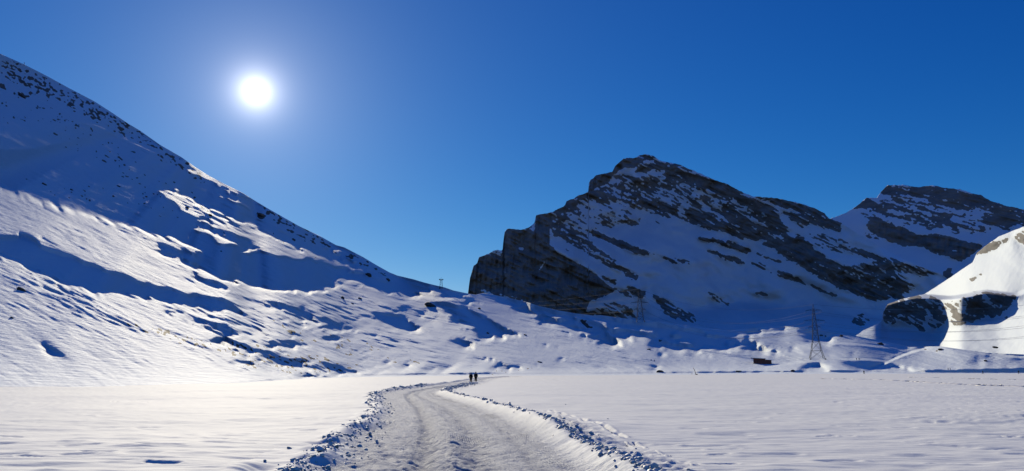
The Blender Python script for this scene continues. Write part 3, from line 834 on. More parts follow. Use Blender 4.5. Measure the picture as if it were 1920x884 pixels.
def trail_xy(l, d):
    x = np.interp(l, CLD, CLN[:, 0]); y = np.interp(l, CLD, CLN[:, 1])
    e = 0.3
    tx = np.interp(l + e, CLD, CLN[:, 0]) - np.interp(l - e, CLD, CLN[:, 0]); ty = np.interp(l + e, CLD, CLN[:, 1]) - np.interp(l - e, CLD, CLN[:, 1])
    n = np.hypot(tx, ty) + 1e-9
    return x + ty / n * d, y - tx / n * d       # d > 0 to the right
# stations: dense near the camera
ls = [0.0]
while ls[-1] < CLD[-1] - 0.5:
    x, y = trail_xy(ls[-1], 0.0)
    r = math.hypot(x, y)
    ls.append(ls[-1] + min(0.34, max(0.035, 0.00034 * r * r)))
ls = np.array(ls)
D0, D1 = -HALFW - 1.9, HALFW + 2.3
ds = np.linspace(D0, D1, 150)
LL, DD = np.meshgrid(ls, ds, indexing='ij')
TX, TY = trail_xy(LL, DD)
def vnoise(x, y, cell, seed):
    """cheap value noise in metres"""
    g = np.random.default_rng(seed).standard_normal((256, 256))
    fx = x / cell; fy = y / cell
    i = np.floor(fx).astype(int); j = np.floor(fy).astype(int)
    u = fx - i; v = fy - j
    u = u * u * (3 - 2 * u); v = v * v * (3 - 2 * v)
    G = lambda a, b: g[a % 256, b % 256]
    return G(i, j) * (1 - u) * (1 - v) + G(i + 1, j) * u * (1 - v) + G(i, j + 1) * (1 - u) * v + G(i + 1, j + 1) * u * v
def plain_z(x, y):
    r = np.hypot(x, y)
    px = 960 + F * np.clip(x / np.maximum(y, 1e-3), -3, 3)
    px = np.where(y > 1, px, 0)
    z = (0.016 * vnoise(x, y * 2.0, 2.2, 1) + 0.045 * vnoise(x, y * 1.6, 9.0, 2) + 0.010 * vnoise(x * 0.8, y * 1.9, 0.8, 3)
         + 0.008 * vnoise(x * 0.7, y * 2.4, 0.35, 4)) * np.clip(1.2 - r / 400, 0.4, 1)
    return z + plain_rise(px, r) * (y > 0)
PZ = plain_z(TX, TY)
wl_ = HALFW + 0.12 * vnoise(LL, LL * 0, 1.7, 8)
a = np.abs(DD)
bump_l = smoothstep(0, 1, (-DD - wl_) / 0.72)            # climb out of the trail on the left
crest_l = np.exp(-((DD + wl_ + 0.80) / 0.26) ** 2) * (0.08 + 0.022 * vnoise(LL, DD, 0.45, 21) + 0.03 * vnoise(LL, DD, 1.3, 22))
bump_r = smoothstep(0, 1, (DD - HALFW - 0.08) / 0.78)
crest_r = np.exp(-((DD - HALFW - 0.88) / 0.29) ** 2) * (0.20 + 0.02 * vnoise(LL, DD, 0.8, 23)) * smoothstep(170, 90, np.hypot(TX, TY))
outer_r = smoothstep(HALFW + 0.85, HALFW + 1.2, DD) * smoothstep(D1, D1 - 0.5, DD)
inner_l = smoothstep(-HALFW - 0.9, -HALFW, DD)
flat = (1 - bump_l) * (1 - bump_r)
rut = (-0.10 * np.exp(-((DD + 0.35 + 0.35 * np.sin(LL / 14)) / 0.22) ** 2) - 0.075 * np.exp(-((DD - 0.65 + 0.2 * np.sin(LL / 11 + 1)) / 0.28) ** 2)
       + 0.04 * np.exp(-((DD - 0.2 + 0.3 * np.sin(LL / 14)) / 0.18) ** 2) - 0.02 * np.exp(-((DD + 1.2) / 0.3) ** 2) - 0.03 * np.exp(-((DD - 1.55) / 0.16) ** 2))
foot = (0.013 * vnoise(LL * 0.9, DD, 0.22, 31) + 0.020 * vnoise(LL, DD, 0.11, 32) + 0.012 * vnoise(LL, DD, 0.6, 33))
foot_w = 0.75 + 0.5 * np.exp(-((DD + 0.3) / 0.7) ** 2) - 0.3 * np.exp(-((DD - 1.2) / 0.4) ** 2)
groom = 0.010 * vnoise(LL * 3.0 + DD * 1.5, DD * 0.8, 0.12, 41) + 0.012 * vnoise(LL * 2 + DD, DD, 0.25, 42)
edge = smoothstep(D0, D0 + 0.6, DD) * smoothstep(D1, D1 - 0.6, DD)
TZZ = (TZ * flat + (rut + foot * foot_w) * flat
       + (crest_l + 0.03 * vnoise(LL, DD, 0.35, 51) * bump_l * smoothstep(-HALFW - 1.7, -HALFW - 1.1, DD)) * edge
       + crest_r * edge + groom * bump_r * (1 - outer_r) + outer_r * (0.03 * vnoise(LL, DD, 0.13, 61) + 0.03 * vnoise(LL, DD, 0.3, 62)))
# hollow dug into the left bank close to the camera
hx0, hy0 = ground_pt(505, 875, 0.0)
hol = np.exp(-(((TX - hx0) / 0.55) ** 2 + ((TY - hy0) / 0.8) ** 2))
TZZ = TZZ - 0.20 * hol * edge
rutm = np.exp(-((DD + 0.35 + 0.35 * np.sin(LL / 14)) / 0.30) ** 2) + 0.8 * np.exp(-((DD - 0.65 + 0.2 * np.sin(LL / 11 + 1)) / 0.36) ** 2) + 0.5 * np.exp(-((DD - 1.55) / 0.2) ** 2)
pack = flat * (0.72 + 0.28 * np.clip(rutm, 0, 1)) + 0.2 * outer_r
cord = np.exp(-((DD - HALFW - 0.02) / 0.28) ** 2) * smoothstep(-0.3, 0.6, vnoise(LL, DD * 0.3, 1.6, 71)) + 0.55 * np.exp(-((DD - 0.35) / 0.4) ** 2) * smoothstep(0.1, 0.9, vnoise(LL, DD * 0.3, 1.3, 72))
TZZ = TZZ + PZ * (0.25 + 0.75 * (1 - flat)) + 0.012
o = link('snow_trail', grid_mesh('snow_trail', TX, TY, TZZ, {'packed': np.clip(pack, 0, 1), 'cord': np.clip(cord, 0, 1)}, uv=(LL, DD), flip=True), M_TRAIL)
tag(o, kind='structure')
def trail_z(l, d):
    i = int(np.clip(np.searchsorted(ls, l), 1, len(ls) - 1)); k = int(np.clip(round((d - D0) / (D1 - D0) * 149), 0, 149))
    return float(TZZ[i, k])
def to_trail(x, y):
    d2 = (CLN[:, 0] - x) ** 2 + (CLN[:, 1] - y) ** 2
    k = int(d2.argmin()); k2 = min(k + 1, len(CLN) - 1); k1 = max(k - 1, 0)
    t = CLN[k2] - CLN[k1]; n = np.array([t[1], -t[0]]) / (np.hypot(*t) + 1e-9)
    return CLD[k], float(np.dot(np.array([x, y]) - CLN[k], n))

# ------------------------------------------------------------------ PLAIN
rows_y = np.r_[np.arange(1500, 1000, -60), np.arange(1000, 890, -8), np.arange(890, 745, -0.75), np.arange(745, 703.2, -0.36)]
colp = np.arange(-420, 2341, 2.1)
_, _, tt = pix_dir(np.full(rows_y.shape, 960.0), rows_y)
rows_r = np.r_[-CZ / tt, 900, 1200, 1800, 3000, 6000, 14000]
rows_r = np.r_[0.2, 0.6, 1.1, rows_r]
hx, hy, _ = pix_dir(colp, np.full(colp.shape, HORIZON))
azc = np.arctan2(hx, hy)
az = np.r_[np.linspace(azc[0] - 2 * math.pi + (azc[-1] - azc[0]), azc[0] - 0.02, 60)[1:] * 1.0, azc]
az = np.r_[np.linspace(azc[-1] - 2 * math.pi, azc[0], 60)[:-1], azc]
RRg, AZg = np.meshgrid(rows_r, az, indexing='ij')
GX = RRg * np.sin(AZg); GY = RRg * np.cos(AZg)
GZ = plain_z(GX, GY)
# lower the plain under the trail
near = (np.abs(AZg) < 0.75) & (RRg < np.hypot(*CLN[-1]) + 6)
ix = np.where(near.ravel())[0]
px_, py_ = GX.ravel()[ix], GY.ravel()[ix]
best = np.full(len(ix), 1e9); 
sub = CLN[::4]
bl = np.zeros(len(ix), int)
for c0 in range(0, len(ix), 20000):
    d2 = (px_[c0:c0 + 20000, None] - sub[None, :, 0]) ** 2 + (py_[c0:c0 + 20000, None] - sub[None, :, 1]) ** 2
    bl[c0:c0 + 20000] = d2.argmin(1)
k = bl; k1 = np.maximum(k - 1, 0); k2 = np.minimum(k + 1, len(sub) - 1)
t = sub[k2] - sub[k1]; tn = np.hypot(t[:, 0], t[:, 1]) + 1e-9
off = ((px_ - sub[k][:, 0]) * t[:, 1] - (py_ - sub[k][:, 1]) * t[:, 0]) / tn
along = ((px_ - sub[k][:, 0]) * t[:, 0] + (py_ - sub[k][:, 1]) * t[:, 1]) / tn
ok = np.abs(along) < 2.0
dn = smoothstep(0, 0.35, off - (D0 + 0.12)) * smoothstep(0, 0.35, (D1 - 0.12) - off) * ok
GZf = GZ.ravel().copy()
GZf[ix] -= 0.75 * dn
GZ = GZf.reshape(GZ.shape)
# ski tracks and foot tracks pressed into the plain
def groove(pts, depth, w, dash=None, lip=0.0):
    global GZ
    p = ground_pt([a for a, _ in pts], [b for _, b in pts], 0.0)
    u, q = smooth_line(p, 0.5 if np.hypot(*p[-1]) < 150 else 2.0)
    x0, y0 = q.min(0) - 3; x1, y1 = q.max(0) + 3
    m = (GX > x0) & (GX < x1) & (GY > y0) & (GY < y1)
    if not m.any(): return
    X = GX[m]; Y = GY[m]
    best = np.full(X.shape, 1e9); bk = np.zeros(X.shape, int)
    for i in range(len(q) - 1):
        a_, b_ = q[i], q[i + 1]
        v = b_ - a_; L2 = (v ** 2).sum()
        s = np.clip(((X - a_[0]) * v[0] + (Y - a_[1]) * v[1]) / L2, 0, 1)
        d = np.hypot(X - a_[0] - s * v[0], Y - a_[1] - s * v[1])
        c = d < best
        best[c] = d[c]; bk[c] = i
    prof = -depth * np.exp(-(best / w) ** 2) + lip * np.exp(-((best - 1.8 * w) / (0.8 * w)) ** 2)
    if dash: prof = prof * (0.5 + 0.5 * np.sign(np.sin(u[bk] / dash * 2 * math.pi) + 0.3))
    Z = GZ[m]; Z += prof; GZ[m] = Z
groove(P('1022,772 1060,786 1105,800 1150,820 1200,842 1250,866 1300,890'), 0.07, 0.07, 1.6, 0.03)
groove(P('1035,771 1075,784 1120,798 1165,816 1222,842 1275,868 1330,896'), 0.07, 0.07, 1.9, 0.03)
groove(P('880,738 960,737 1060,734 1200,731 1330,729'), 0.05, 0.18, 2.1)
groove(P('840,742 900,741 1000,744 1120,748 1300,752'), 0.02, 0.15, 1.7)
for y0, x0, x1, dp in ((713.4, 1040, 1250, .14), (711.5, 1000, 1400, .09), (709.0, 960, 1500, .08), (714.5, 1180, 1420, .07)):
    groove([(x, y0 + 0.5 * math.sin(x / 37)) for x in range(x0, x1, 12)], dp, 0.55, 3.7, 0.05)
groove(P('560,744 640,742 720,736'), 0.03, 0.2, 1.9)
for i in range(70):      # wind drifts: low lee-sided steps lying across the plain
    X0 = RNG.uniform(1200, 1960) if i % 3 else RNG.uniform(-40, 640)
    Y0 = RNG.uniform(745, 884) ** 1.0
    ln = RNG.uniform(25, 110)
    groove([(X0 + ln * f, Y0 + RNG.uniform(-1.2, 1.2)) for f in (0, .25, .5, .75, 1)], RNG.uniform(0.018, 0.045), RNG.uniform(0.06, 0.18), RNG.uniform(0.8, 2.5), 0.012)
o = link('snow_plain', grid_mesh('snow_plain', GX, GY, GZ, flip=False), M_PLAIN)
tag(o, kind='structure')
# groomed ski tracks far out on the plain: low packed banks coloured like the snow clods
def ski_track(pts, w, h, mat, seed):
    px = np.array([a for a, _ in pts], float); py = np.array([b for _, b in pts], float)
    X = np.arange(px[0], px[-1], 2.0); Y = np.interp(X, px, py)
    hx, hy, t = pix_dir(X, Y)
    r = np.full(X.shape, 100.0)
    for _ in range(30):
        zz = plain_z(hx * r, hy * r)
        r = 0.5 * r + 0.5 * np.clip((zz - CZ) / t, 20, 900)
    x = hx * r; y = hy * r
    tx = np.gradient(x); ty = np.gradient(y); n = np.hypot(tx, ty)
    prof = np.linspace(-1, 1, 9)
    wv = w * (1 + 0.25 * vnoise(X, X * 0, 9.0, seed))
    GXX = x[:, None] - (ty / n)[:, None] * prof[None] * wv[:, None]; GYY = y[:, None] + (tx / n)[:, None] * prof[None] * wv[:, None]
    hh = np.clip(1 - prof ** 2, 0, 1)[None] * h * (1 + 0.45 * vnoise(X[:, None] + 0 * prof, prof[None] * 3 + 0 * X[:, None], 2.6, seed + 1)) - 0.02
    me = grid_mesh('ski_track', GXX, GYY, plain_z(GXX, GYY) + hh, flip=True)
    tag(link('ski_track', me, mat), kind='structure')
ski_track(P('1545,711 1640,712 1700,715 1760,719 1840,723 1990,728'), 0.9, 0.10, M_CLOD, 201)
ski_track(P('1690,707.6 1760,708.6 1840,711 1990,714'), 0.8, 0.08, M_CLOD, 203)
#__OBJECTS__
# ------------------------------------------------------------------ mesh building for objects
class MB:
    def __init__(s): s.v = []; s.f = []
    def add(s, vs, fs):
        b = len(s.v)
        s.v += [tuple(x) for x in vs]; s.f += [tuple(b + i for i in f) for f in fs]
        return s
    def box(s, c, d, rz=0.0, taper=1.0, bev=0.0):
        cx, cy, cz = c; dx, dy, dz = [v / 2 for v in d]
        vs = []
        for z, k in ((-dz, 1.0), (dz, taper)):
            for x, y in ((-1, -1), (1, -1), (1, 1), (-1, 1)):
                X, Y = x * dx * k, y * dy * k
                vs.append((cx + X * math.cos(rz) - Y * math.sin(rz), cy + X * math.sin(rz) + Y * math.cos(rz), cz + z))
        return s.add(vs, [(3, 2, 1, 0), (4, 5, 6, 7), (0, 1, 5, 4), (1, 2, 6, 5), (2, 3, 7, 6), (3, 0, 4, 7)])
    def tube(s, pts, r, n=4, r2=None):
        pts = [Vector(p) for p in pts]
        rings = []
        m = len(pts)
        for i, p in enumerate(pts):
            t = (pts[min(i + 1, m - 1)] - pts[max(i - 1, 0)]).normalized()
            u = t.cross(Vector((0, 0, 1)))
            if u.length < 1e-3: u = t.cross(Vector((1, 0, 0)))
            u.normalize(); w = t.cross(u)
            rr = r if r2 is None else r + (r2 - r) * i / (m - 1)
            rings.append([p + (u * math.cos(2 * math.pi * k / n + .4) + w * math.sin(2 * math.pi * k / n + .4)) * rr for k in range(n)])
        vs = [v for rg in rings for v in rg]
        fs = []
        for i in range(m - 1):
            for k in range(n):
                a = i * n + k; b = i * n + (k + 1) % n
                fs.append((a, b, b + n, a + n))
        fs.append(tuple(range(n))[::-1]); fs.append(tuple((m - 1) * n + k for k in range(n)))
        return s.add(vs, fs)
    def lathe(s, prof, n=8, c=(0, 0, 0)):
        vs = [(c[0] + r * math.cos(2 * math.pi * k / n), c[1] + r * math.sin(2 * math.pi * k / n), c[2] + z) for r, z in prof for k in range(n)]
        fs = [(i * n + k, i * n + (k + 1) % n, (i + 1) * n + (k + 1) % n, (i + 1) * n + k) for i in range(len(prof) - 1) for k in range(n)]
        fs += [tuple(range(n))[::-1], tuple((len(prof) - 1) * n + k for k in range(n))]
        return s.add(vs, fs)
    def mesh(s, name, smooth=False):
        me = bpy.data.meshes.new(name)
        me.from_pydata(s.v, [], s.f)
        if smooth:
            me.polygons.foreach_set('use_smooth', [True] * len(me.polygons))
        me.update()
        return me
    def build(s, name, mat, parent=None, smooth=False):
        return link(name, s.mesh(name, smooth), mat, parent)

def copy_tree(o, parent=None):
    c = o.copy(); C.objects.link(c)
    if parent is not None: c.parent = parent
    for ch in list(o.children): copy_tree(ch, c)
    return c

def skin_mesh(name, verts, edges, root=0, sub=1):
    """a limb figure: joints with radii grown into one continuous surface"""
    bm = bmesh.new()
    lay = bm.verts.layers.skin.verify()
    vs = []
    for i, (x, y, z, r) in enumerate(verts):
        v = bm.verts.new((x, y, z))
        rr = r if isinstance(r, tuple) else (r, r)
        v[lay].radius = rr
        v[lay].use_root = (i == root)
        vs.append(v)
    for a, b in edges: bm.edges.new((vs[a], vs[b]))
    me = bpy.data.meshes.new(name + '_cage'); bm.to_mesh(me); bm.free()
    o = bpy.data.objects.new(name + '_cage', me); C.objects.link(o)
    o.modifiers.new('skin', 'SKIN'); m = o.modifiers.new('sub', 'SUBSURF'); m.levels = sub; m.render_levels = sub
    dg = bpy.context.evaluated_depsgraph_get()
    out = bpy.data.meshes.new_from_object(o.evaluated_get(dg))
    bpy.data.objects.remove(o); bpy.data.meshes.remove(me)
    out.name = name
    out.polygons.foreach_set('use_smooth', [True] * len(out.polygons)); out.update()
    out.materials.clear()
    return out

# ------------------------------------------------------------------ PEOPLE
def make_person(loc, rz, h, jacket, trousers, hat, label, group=None, stride=0.10, arm=0.10, pack=None, long_coat=False, hair=False, skis=False):
    k = h / 1.75
    t = empty('person', loc, rz, label=label, cat='person', group=group)
    s = lambda L: [(x * k, y * k, z * k, (tuple(q * k for q in r) if isinstance(r, tuple) else r * k)) for x, y, z, r in L]
    V = [(0, 0, .94, .135), (0, -.01, 1.12, (.13, .10)), (0, 0, 1.32, (.155, .11)), (0, .005, 1.47, .052), (0, .02, 1.545, .07), (0, .02, 1.63, (.078, .092)), (0, .015, 1.70, .06),
         (0, .108, 1.59, .017)]
    E = [(0, 1), (1, 2), (2, 3), (3, 4), (4, 5), (5, 6), (4, 7)]
    for sd in (-1, 1):
        e0 = len(V); V.append((sd * .083, .02, 1.60, .018)); E.append((5, e0))          # ear
        b = len(V); ya = sd * arm
        V += [(sd * .175, 0, 1.41, .055), (sd * .235, -.02 + ya * .4, 1.13, .042), (sd * .245, .05 + ya, .90, .030), (sd * .245, .065 + ya * 1.1, .835, .034)]
        E += [(2, b), (b, b + 1), (b + 1, b + 2), (b + 2, b + 3)]
        for q, (dx, ln, cz) in enumerate(((-.026, .070, .0), (-.009, .082, .0), (.009, .076, .0), (.026, .060, .0))):
            f = len(V)
            V += [(sd * .245 + .3 * dx, .065 + ya * 1.1 + dx, .835 - .035, .009), (sd * .242 + .3 * dx, .075 + ya * 1.1 + dx, .835 - .035 - ln, .0075)]
            E += [(b + 3, f), (f, f + 1)]
        f = len(V)
        V += [(sd * .235, .105 + ya * 1.1, .815, .010), (sd * .232, .112 + ya * 1.1, .775, .008)]
        E += [(b + 3, f), (f, f + 1)]
        g = len(V); yl = -sd * stride
        V += [(sd * .09, 0, .88, .085), (sd * .095, yl * .6 + .02, .49, .058), (sd * .10, yl, .10, .040), (sd * .105, yl + .15, .03, .034)]
        E += [(0, g), (g, g + 1), (g + 1, g + 2), (g + 2, g + 3)]
    link('body', skin_mesh('body', s(V), E), M_SKIN, t)
    lo = .66 if long_coat else .80
    J = [(0, 0, 1.12, (.21, .16)), (0, 0, .95, (.22, .17)), (0, 0, lo, (.225, .18)), (0, 0, 1.33, (.225, .165)), (0, 0, 1.46, .075), (0, .0, 1.50, .062)]
    EJ = [(0, 1), (1, 2), (0, 3), (3, 4), (4, 5)]
    for sd in (-1, 1):
        b = len(J); ya = sd * arm
        J += [(sd * .21, 0, 1.41, .092), (sd * .28, -.02 + ya * .4, 1.13, .082), (sd * .28, .05 + ya, .895, .062)]
        EJ += [(3, b), (b, b + 1), (b + 1, b + 2)]
    jk = link('jacket', skin_mesh('jacket', s(J), EJ), jacket, t)
    T = [(0, 0, .93, (.15, .13))]; ET = []
    for sd in (-1, 1):
        b = len(T); yl = -sd * stride
        T += [(sd * .098, 0, .84, .12), (sd * .105, yl * .6 + .02, .49, .098), (sd * .108, yl, .13, .085)]
        ET += [(0, b), (b, b + 1), (b + 1, b + 2)]
    link('trousers', skin_mesh('trousers', s(T), ET), trousers, t)
    for sd in (-1, 1):
        yl = -sd * stride
        link('boot', skin_mesh('boot', s([(sd * .10, yl - .03, .16, .058), (sd * .10, yl - .02, .055, .055), (sd * .105, yl + .09, .048, .05), (sd * .108, yl + .18, .042, .044)]), [(0, 1), (1, 2), (2, 3)]), M_BOOT, t)
    link('hair' if hair else 'hat', skin_mesh('hat', s([(0, .0, 1.60, (.115, .12)), (0, .0, 1.69, (.11, .115)), (0, .0, 1.76, .06)]), [(0, 1), (1, 2)]), hat, t)
    if pack is not None:
        p = MB(); p.box((0, -.20 * k, 1.22 * k), (.30 * k, .16 * k, .44 * k), taper=.86)
        o = p.build('rucksack', pack, t)
        m = o.modifiers.new('b', 'BEVEL'); m.width = .03; m.segments = 2
    if skis:
        for sd in (-1, 1):
            m = MB(); m.tube([(sd * .12 * k, -.75, .03), (sd * .12 * k, .75, .03), (sd * .12 * k, .92, .10)], .045, 4)
            m.build('ski', M_SKI, t)
            m = MB(); m.tube([(sd * .27 * k, .10 + sd * arm, .88 * k), (sd * .36 * k, .35, .0)], .012, 4); m.build('ski_pole', M_STEEL, t)
    return t

def on_trail(px, py):
    p = ground_pt(px, py, TZ)
    l, d = to_trail(*p)
    return Vector((p[0], p[1], trail_z(l, d) - 0.01))
pa = on_trail(883, 718.2); pb = on_trail(892, 717.6)
face = math.atan2(-pa.x, pa.y)
make_person(pa, face + .05, 1.74, M_BLACK, M_TROUSER, M_GREY, 'hiker in a long black coat, left of the pair walking on the trail', 'hikers walking on the trail', .05, .02, None, True)
make_person(pb, face - .05, 1.86, M_GREY, M_TROUSER, M_BLACK, 'taller hiker in a bulky dark grey jacket, right of the pair walking on the trail', 'hikers walking on the trail', .06, -.03, M_GREY)

def plain_pt(px, r):
    hx, hy, _ = pix_dir(px, HORIZON)
    x, y = float(hx) * r, float(hy) * r
    return Vector((x, y, float(plain_z(np.array([x]), np.array([y]))[0])))
DS = 'distant walkers and skiers on the snow'
make_person(plain_pt(1620, 420), -.5, 1.8, M_BLACK, M_TROUSER, M_BLACK, 'lone dark figure with a rucksack standing before the long blue-shaded hollow', DS, .15, .15, M_BLACK)
make_person(hill_point(1606, 675.6), -.9, 1.8, M_NAVY, M_TROUSER, M_BLACK, 'left one of two walkers on top of the low mound right of the lattice pylon', DS, .12, .1)
make_person(hill_point(1611, 675.8), -.9, 1.75, M_BLACK, M_TROUSER, M_GREY, 'right one of two walkers on top of the low mound right of the lattice pylon', DS, .12, .1)
make_person(hill_point(1778, 693.8), 1.2, 1.75, M_GREY, M_TROUSER, M_BLACK, 'left one of two grey walkers below the rounded snow mound at right', DS, .12, .1)
make_person(hill_point(1782, 694.0), 1.2, 1.75, M_GREY, M_TROUSER, M_BLACK, 'right one of two grey walkers below the rounded snow mound at right', DS, .12, .1)
make_person(plain_pt(1843, 480), 1.35, 1.8, M_BLACK, M_TROUSER, M_BLACK, 'single dark skier gliding along the ski track, second person from the right', DS, .18, .2, None, False, False, True)
make_person(plain_pt(1910, 470), -1.35, 1.8, M_NAVY, M_TROUSER, M_BLACK, 'single dark skier at the far right end of the ski track', DS, .18, .2, M_BLACK, False, False, True)
make_person(hill_point(1221, 677.5), .6, 1.75, M_BLACK, M_TROUSER, M_BLACK, 'left one of two tiny walkers on the slope above the dark leaning pole', DS, .12, .1)
make_person(hill_point(1227, 678.3), .6, 1.75, M_BLACK, M_TROUSER, M_BLACK, 'right one of two tiny walkers on the slope above the dark leaning pole', DS, .12, .1)

# ------------------------------------------------------------------ PYLONS AND CABLES
def ray_z(px, py, r):
    _, _, t = pix_dir(px, py)
    return CZ + float(t) * r
def make_pylon(px, py, top_py, half_base_px, arms, waist, label):
    base = hill_point(px, py, -0.4)
    r = math.hypot(base.x, base.y)
    H = ray_z(px, top_py, r) - base.z
    m = r / (F * 0.96)
    az = math.atan2(base.x, base.y)
    t = empty('power_pylon', base, -az + 0.12, label=label, cat='pylon', group='lattice power pylons')
    hb = half_base_px * m
    lv = [0.0, .16, .32, .48, .62, .74, .84, .92]
    def half(f):
        w0, w1 = waist
        if f < w1: return hb + (w0 * m - hb) * (f / w1) ** 0.75
        return w0 * m + (0.18 - w0 * m) * ((f - w1) / (1 - w1)) ** 1.3
    cor = ((-1, -1), (1, -1), (1, 1), (-1, 1))
    for cx, cy in cor:
        b = MB(); b.tube([(cx * half(f), cy * half(f), f * H) for f in lv + [1.0]], 0.15, 4, 0.10)
        b.build('leg', M_STEEL, t)
    for i in range(len(lv) - 1):
        for q in range(4):
            (ax, ay), (bx, by) = cor[q], cor[(q + 1) % 4]
            f0, f1 = lv[i], lv[i + 1]
            b = MB()
            b.tube([(ax * half(f0), ay * half(f0), f0 * H), (bx * half(f1), by * half(f1), f1 * H)], 0.08, 3)
            b.tube([(bx * half(f0), by * half(f0), f0 * H), (ax * half(f1), ay * half(f1), f1 * H)], 0.11, 3)
            b.tube([(ax * half(f1), ay * half(f1), f1 * H), (bx * half(f1), by * half(f1), f1 * H)], 0.11, 3)
            b.build('brace', M_STEEL, t)
    ends = []
    for apy, wpx in arms:
        z = ray_z(px, apy, r) - base.z; f = z / H; w = wpx * m; hh = half(f)
        for sd in (-1, 1):
            a = MB()
            for y in (-1, 1):
                a.tube([(sd * hh, y * hh, z), (sd * w, 0, z + .15)], 0.13, 3)
                a.tube([(sd * hh, y * hh, z + 1.3), (sd * w, 0, z + .15)], 0.12, 3)
            for q in (.0, .3, .6):
                x = sd * (hh + (w - hh) * q)
                a.tube([(x, -hh * (1 - q), z), (x, hh * (1 - q), z)], 0.08, 3); a.tube([(x, -hh * (1 - q), z), (x, 0, z + 1.2 * (1 - q))], 0.07, 3)
            ao = a.build('cross_arm', M_STEEL, t)
            b = MB(); b.lathe([(.05, 0), (.14, -.15), (.06, -.3), (.14, -.5), (.06, -.7), (.14, -.9), (.06, -1.1), (.13, -1.3), (.04, -1.6)], 6, (sd * w, 0, z + .1))
            b.build('insulator', M_GLASS, ao, True)
            ends.append(Matrix.Translation(base) @ Matrix.Rotation(-az + 0.12, 4, 'Z') @ Vector((sd * w, 0, z - 1.5)))
    ends.append(Matrix.Translation(base) @ Matrix.Rotation(-az + 0.12, 4, 'Z') @ Vector((0, 0, H)))
    for cx, cy in cor:
        b = MB(); b.box((cx * hb, cy * hb, .2), (1.0, 1.0, 1.4)); b.build('footing', M_CONC, t)
    return ends
endL = make_pylon(1200.5, 603.0, 542, 6.6, ((556.5, 11), (568, 15.5), (580.5, 10)), (3.6, .45), 'lattice pylon on the ridge crest in front of the big shaded mountain')
endR = make_pylon(1532, 674.0, 571, 11.5, ((582.5, 12), (602, 16), (614, 9.5)), (4.0, .42), 'taller lattice pylon with wide splayed legs standing behind the wooden hut')
def cable(a, b, sag, label, group, rad=0.11):
    pts = []
    for i in range(25):
        f = i / 24
        p = a.lerp(b, f); p.z -= sag * 4 * f * (1 - f)
        pts.append(p)
    m = MB(); m.tube(pts, rad, 3)
    o = m.build('power_cable', M_WIRE)
    tag(o, label, 'cable', group)
def far_pt(px, py, r):
    hx, hy, t = pix_dir(px, py)
    return Vector((float(hx) * r, float(hy) * r, CZ + float(t) * r))
for i in range(7):
    cable(endL[i], endR[i], 17 if i < 6 else 12, 'thin pale power cable sagging between the two lattice pylons', 'power cables between the two pylons')
rightend = [far_pt(2150 + dx, y, 800) for y in (548, 566, 590) for dx in (-14, 14)] + [far_pt(2150, 536, 800)]
for i in range(7):
    cable(endR[i], rightend[i], 15 if i < 6 else 11, 'thin pale power cable running right from the splayed pylon across the rocky slope', 'power cables right of the splayed pylon')
leftend = [far_pt(985 + dx, y, 1320) for y in (574, 582, 590) for dx in (-7, 7)] + [far_pt(985, 568, 1320)]
for i in range(7):
    cable(endL[i], leftend[i], 2.0, 'thin power cable running left from the ridge pylon across the dark cliff', 'power cables left of the ridge pylon', 0.045)

# ------------------------------------------------------------------ CABLE CAR TOWER, MARKER POST, LEANING POLE
b0 = hill_point(827, 541.0, -1.0)
r0 = math.hypot(b0.x, b0.y); H = ray_z(827, 524.5, r0) - b0.z
t = empty('cable_car_tower', b0, -math.atan2(b0.x, b0.y), label='small steel cable car tower with a T-shaped head on the saddle skyline', cat='cable car tower')
mm = r0 / F
for cx, cy in ((-1, -1), (1, -1), (1, 1), (-1, 1)):
    b = MB(); b.tube([(cx * 2.0, cy * 2.0, 0), (cx * 0.9, cy * 0.9, H - .5)], .26, 4); b.build('leg', M_STEEL, t)
for i in range(5):
    f0, f1 = i / 5, (i + 1) / 5
    w0 = 2.0 - 1.1 * f0; w1 = 2.0 - 1.1 * f1
    b = MB()
    for (ax, ay), (bx, by) in (((-1, -1), (1, -1)), ((1, -1), (1, 1)), ((1, 1), (-1, 1)), ((-1, 1), (-1, -1))):
        b.tube([(ax * w0, ay * w0, f0 * (H - .5)), (bx * w1, by * w1, f1 * (H - .5))], .12, 3)
    b.build('brace', M_STEEL, t)
b = MB(); b.box((0, 0, H - .3), (7.8 * mm, 1.3, .8)); b.build('cross_arm', M_STEEL, t)
for sd in (-1, 1):
    b = MB(); b.box((sd * 3.2 * mm, 0, H + .35), (1.0, 3.4, .5), taper=.8); b.build('cable_saddle', M_STEEL, t)
    b = MB(); b.tube([(sd * 1.2 * mm, 0, H), (sd * 1.4 * mm, 0, H + 1.6), (0, 0, H + 2.1)], .13, 3); b.build('frame_bow', M_STEEL, t)

b0 = hill_point(45, 123.5, -.3)
t = empty('marker_post', b0, 0, label='tiny wooden marker post standing on the upper left ridge line', cat='post')
b = MB(); b.tube([(0, 0, 0), (0, 0, 3.6)], .16, 5, .12); b.build('post', M_WOOD2, t)
b = MB(); b.box((.1, -.12, 2.9), (1.1, .08, .4)); b.build('sign_board', M_WOOD2, t)

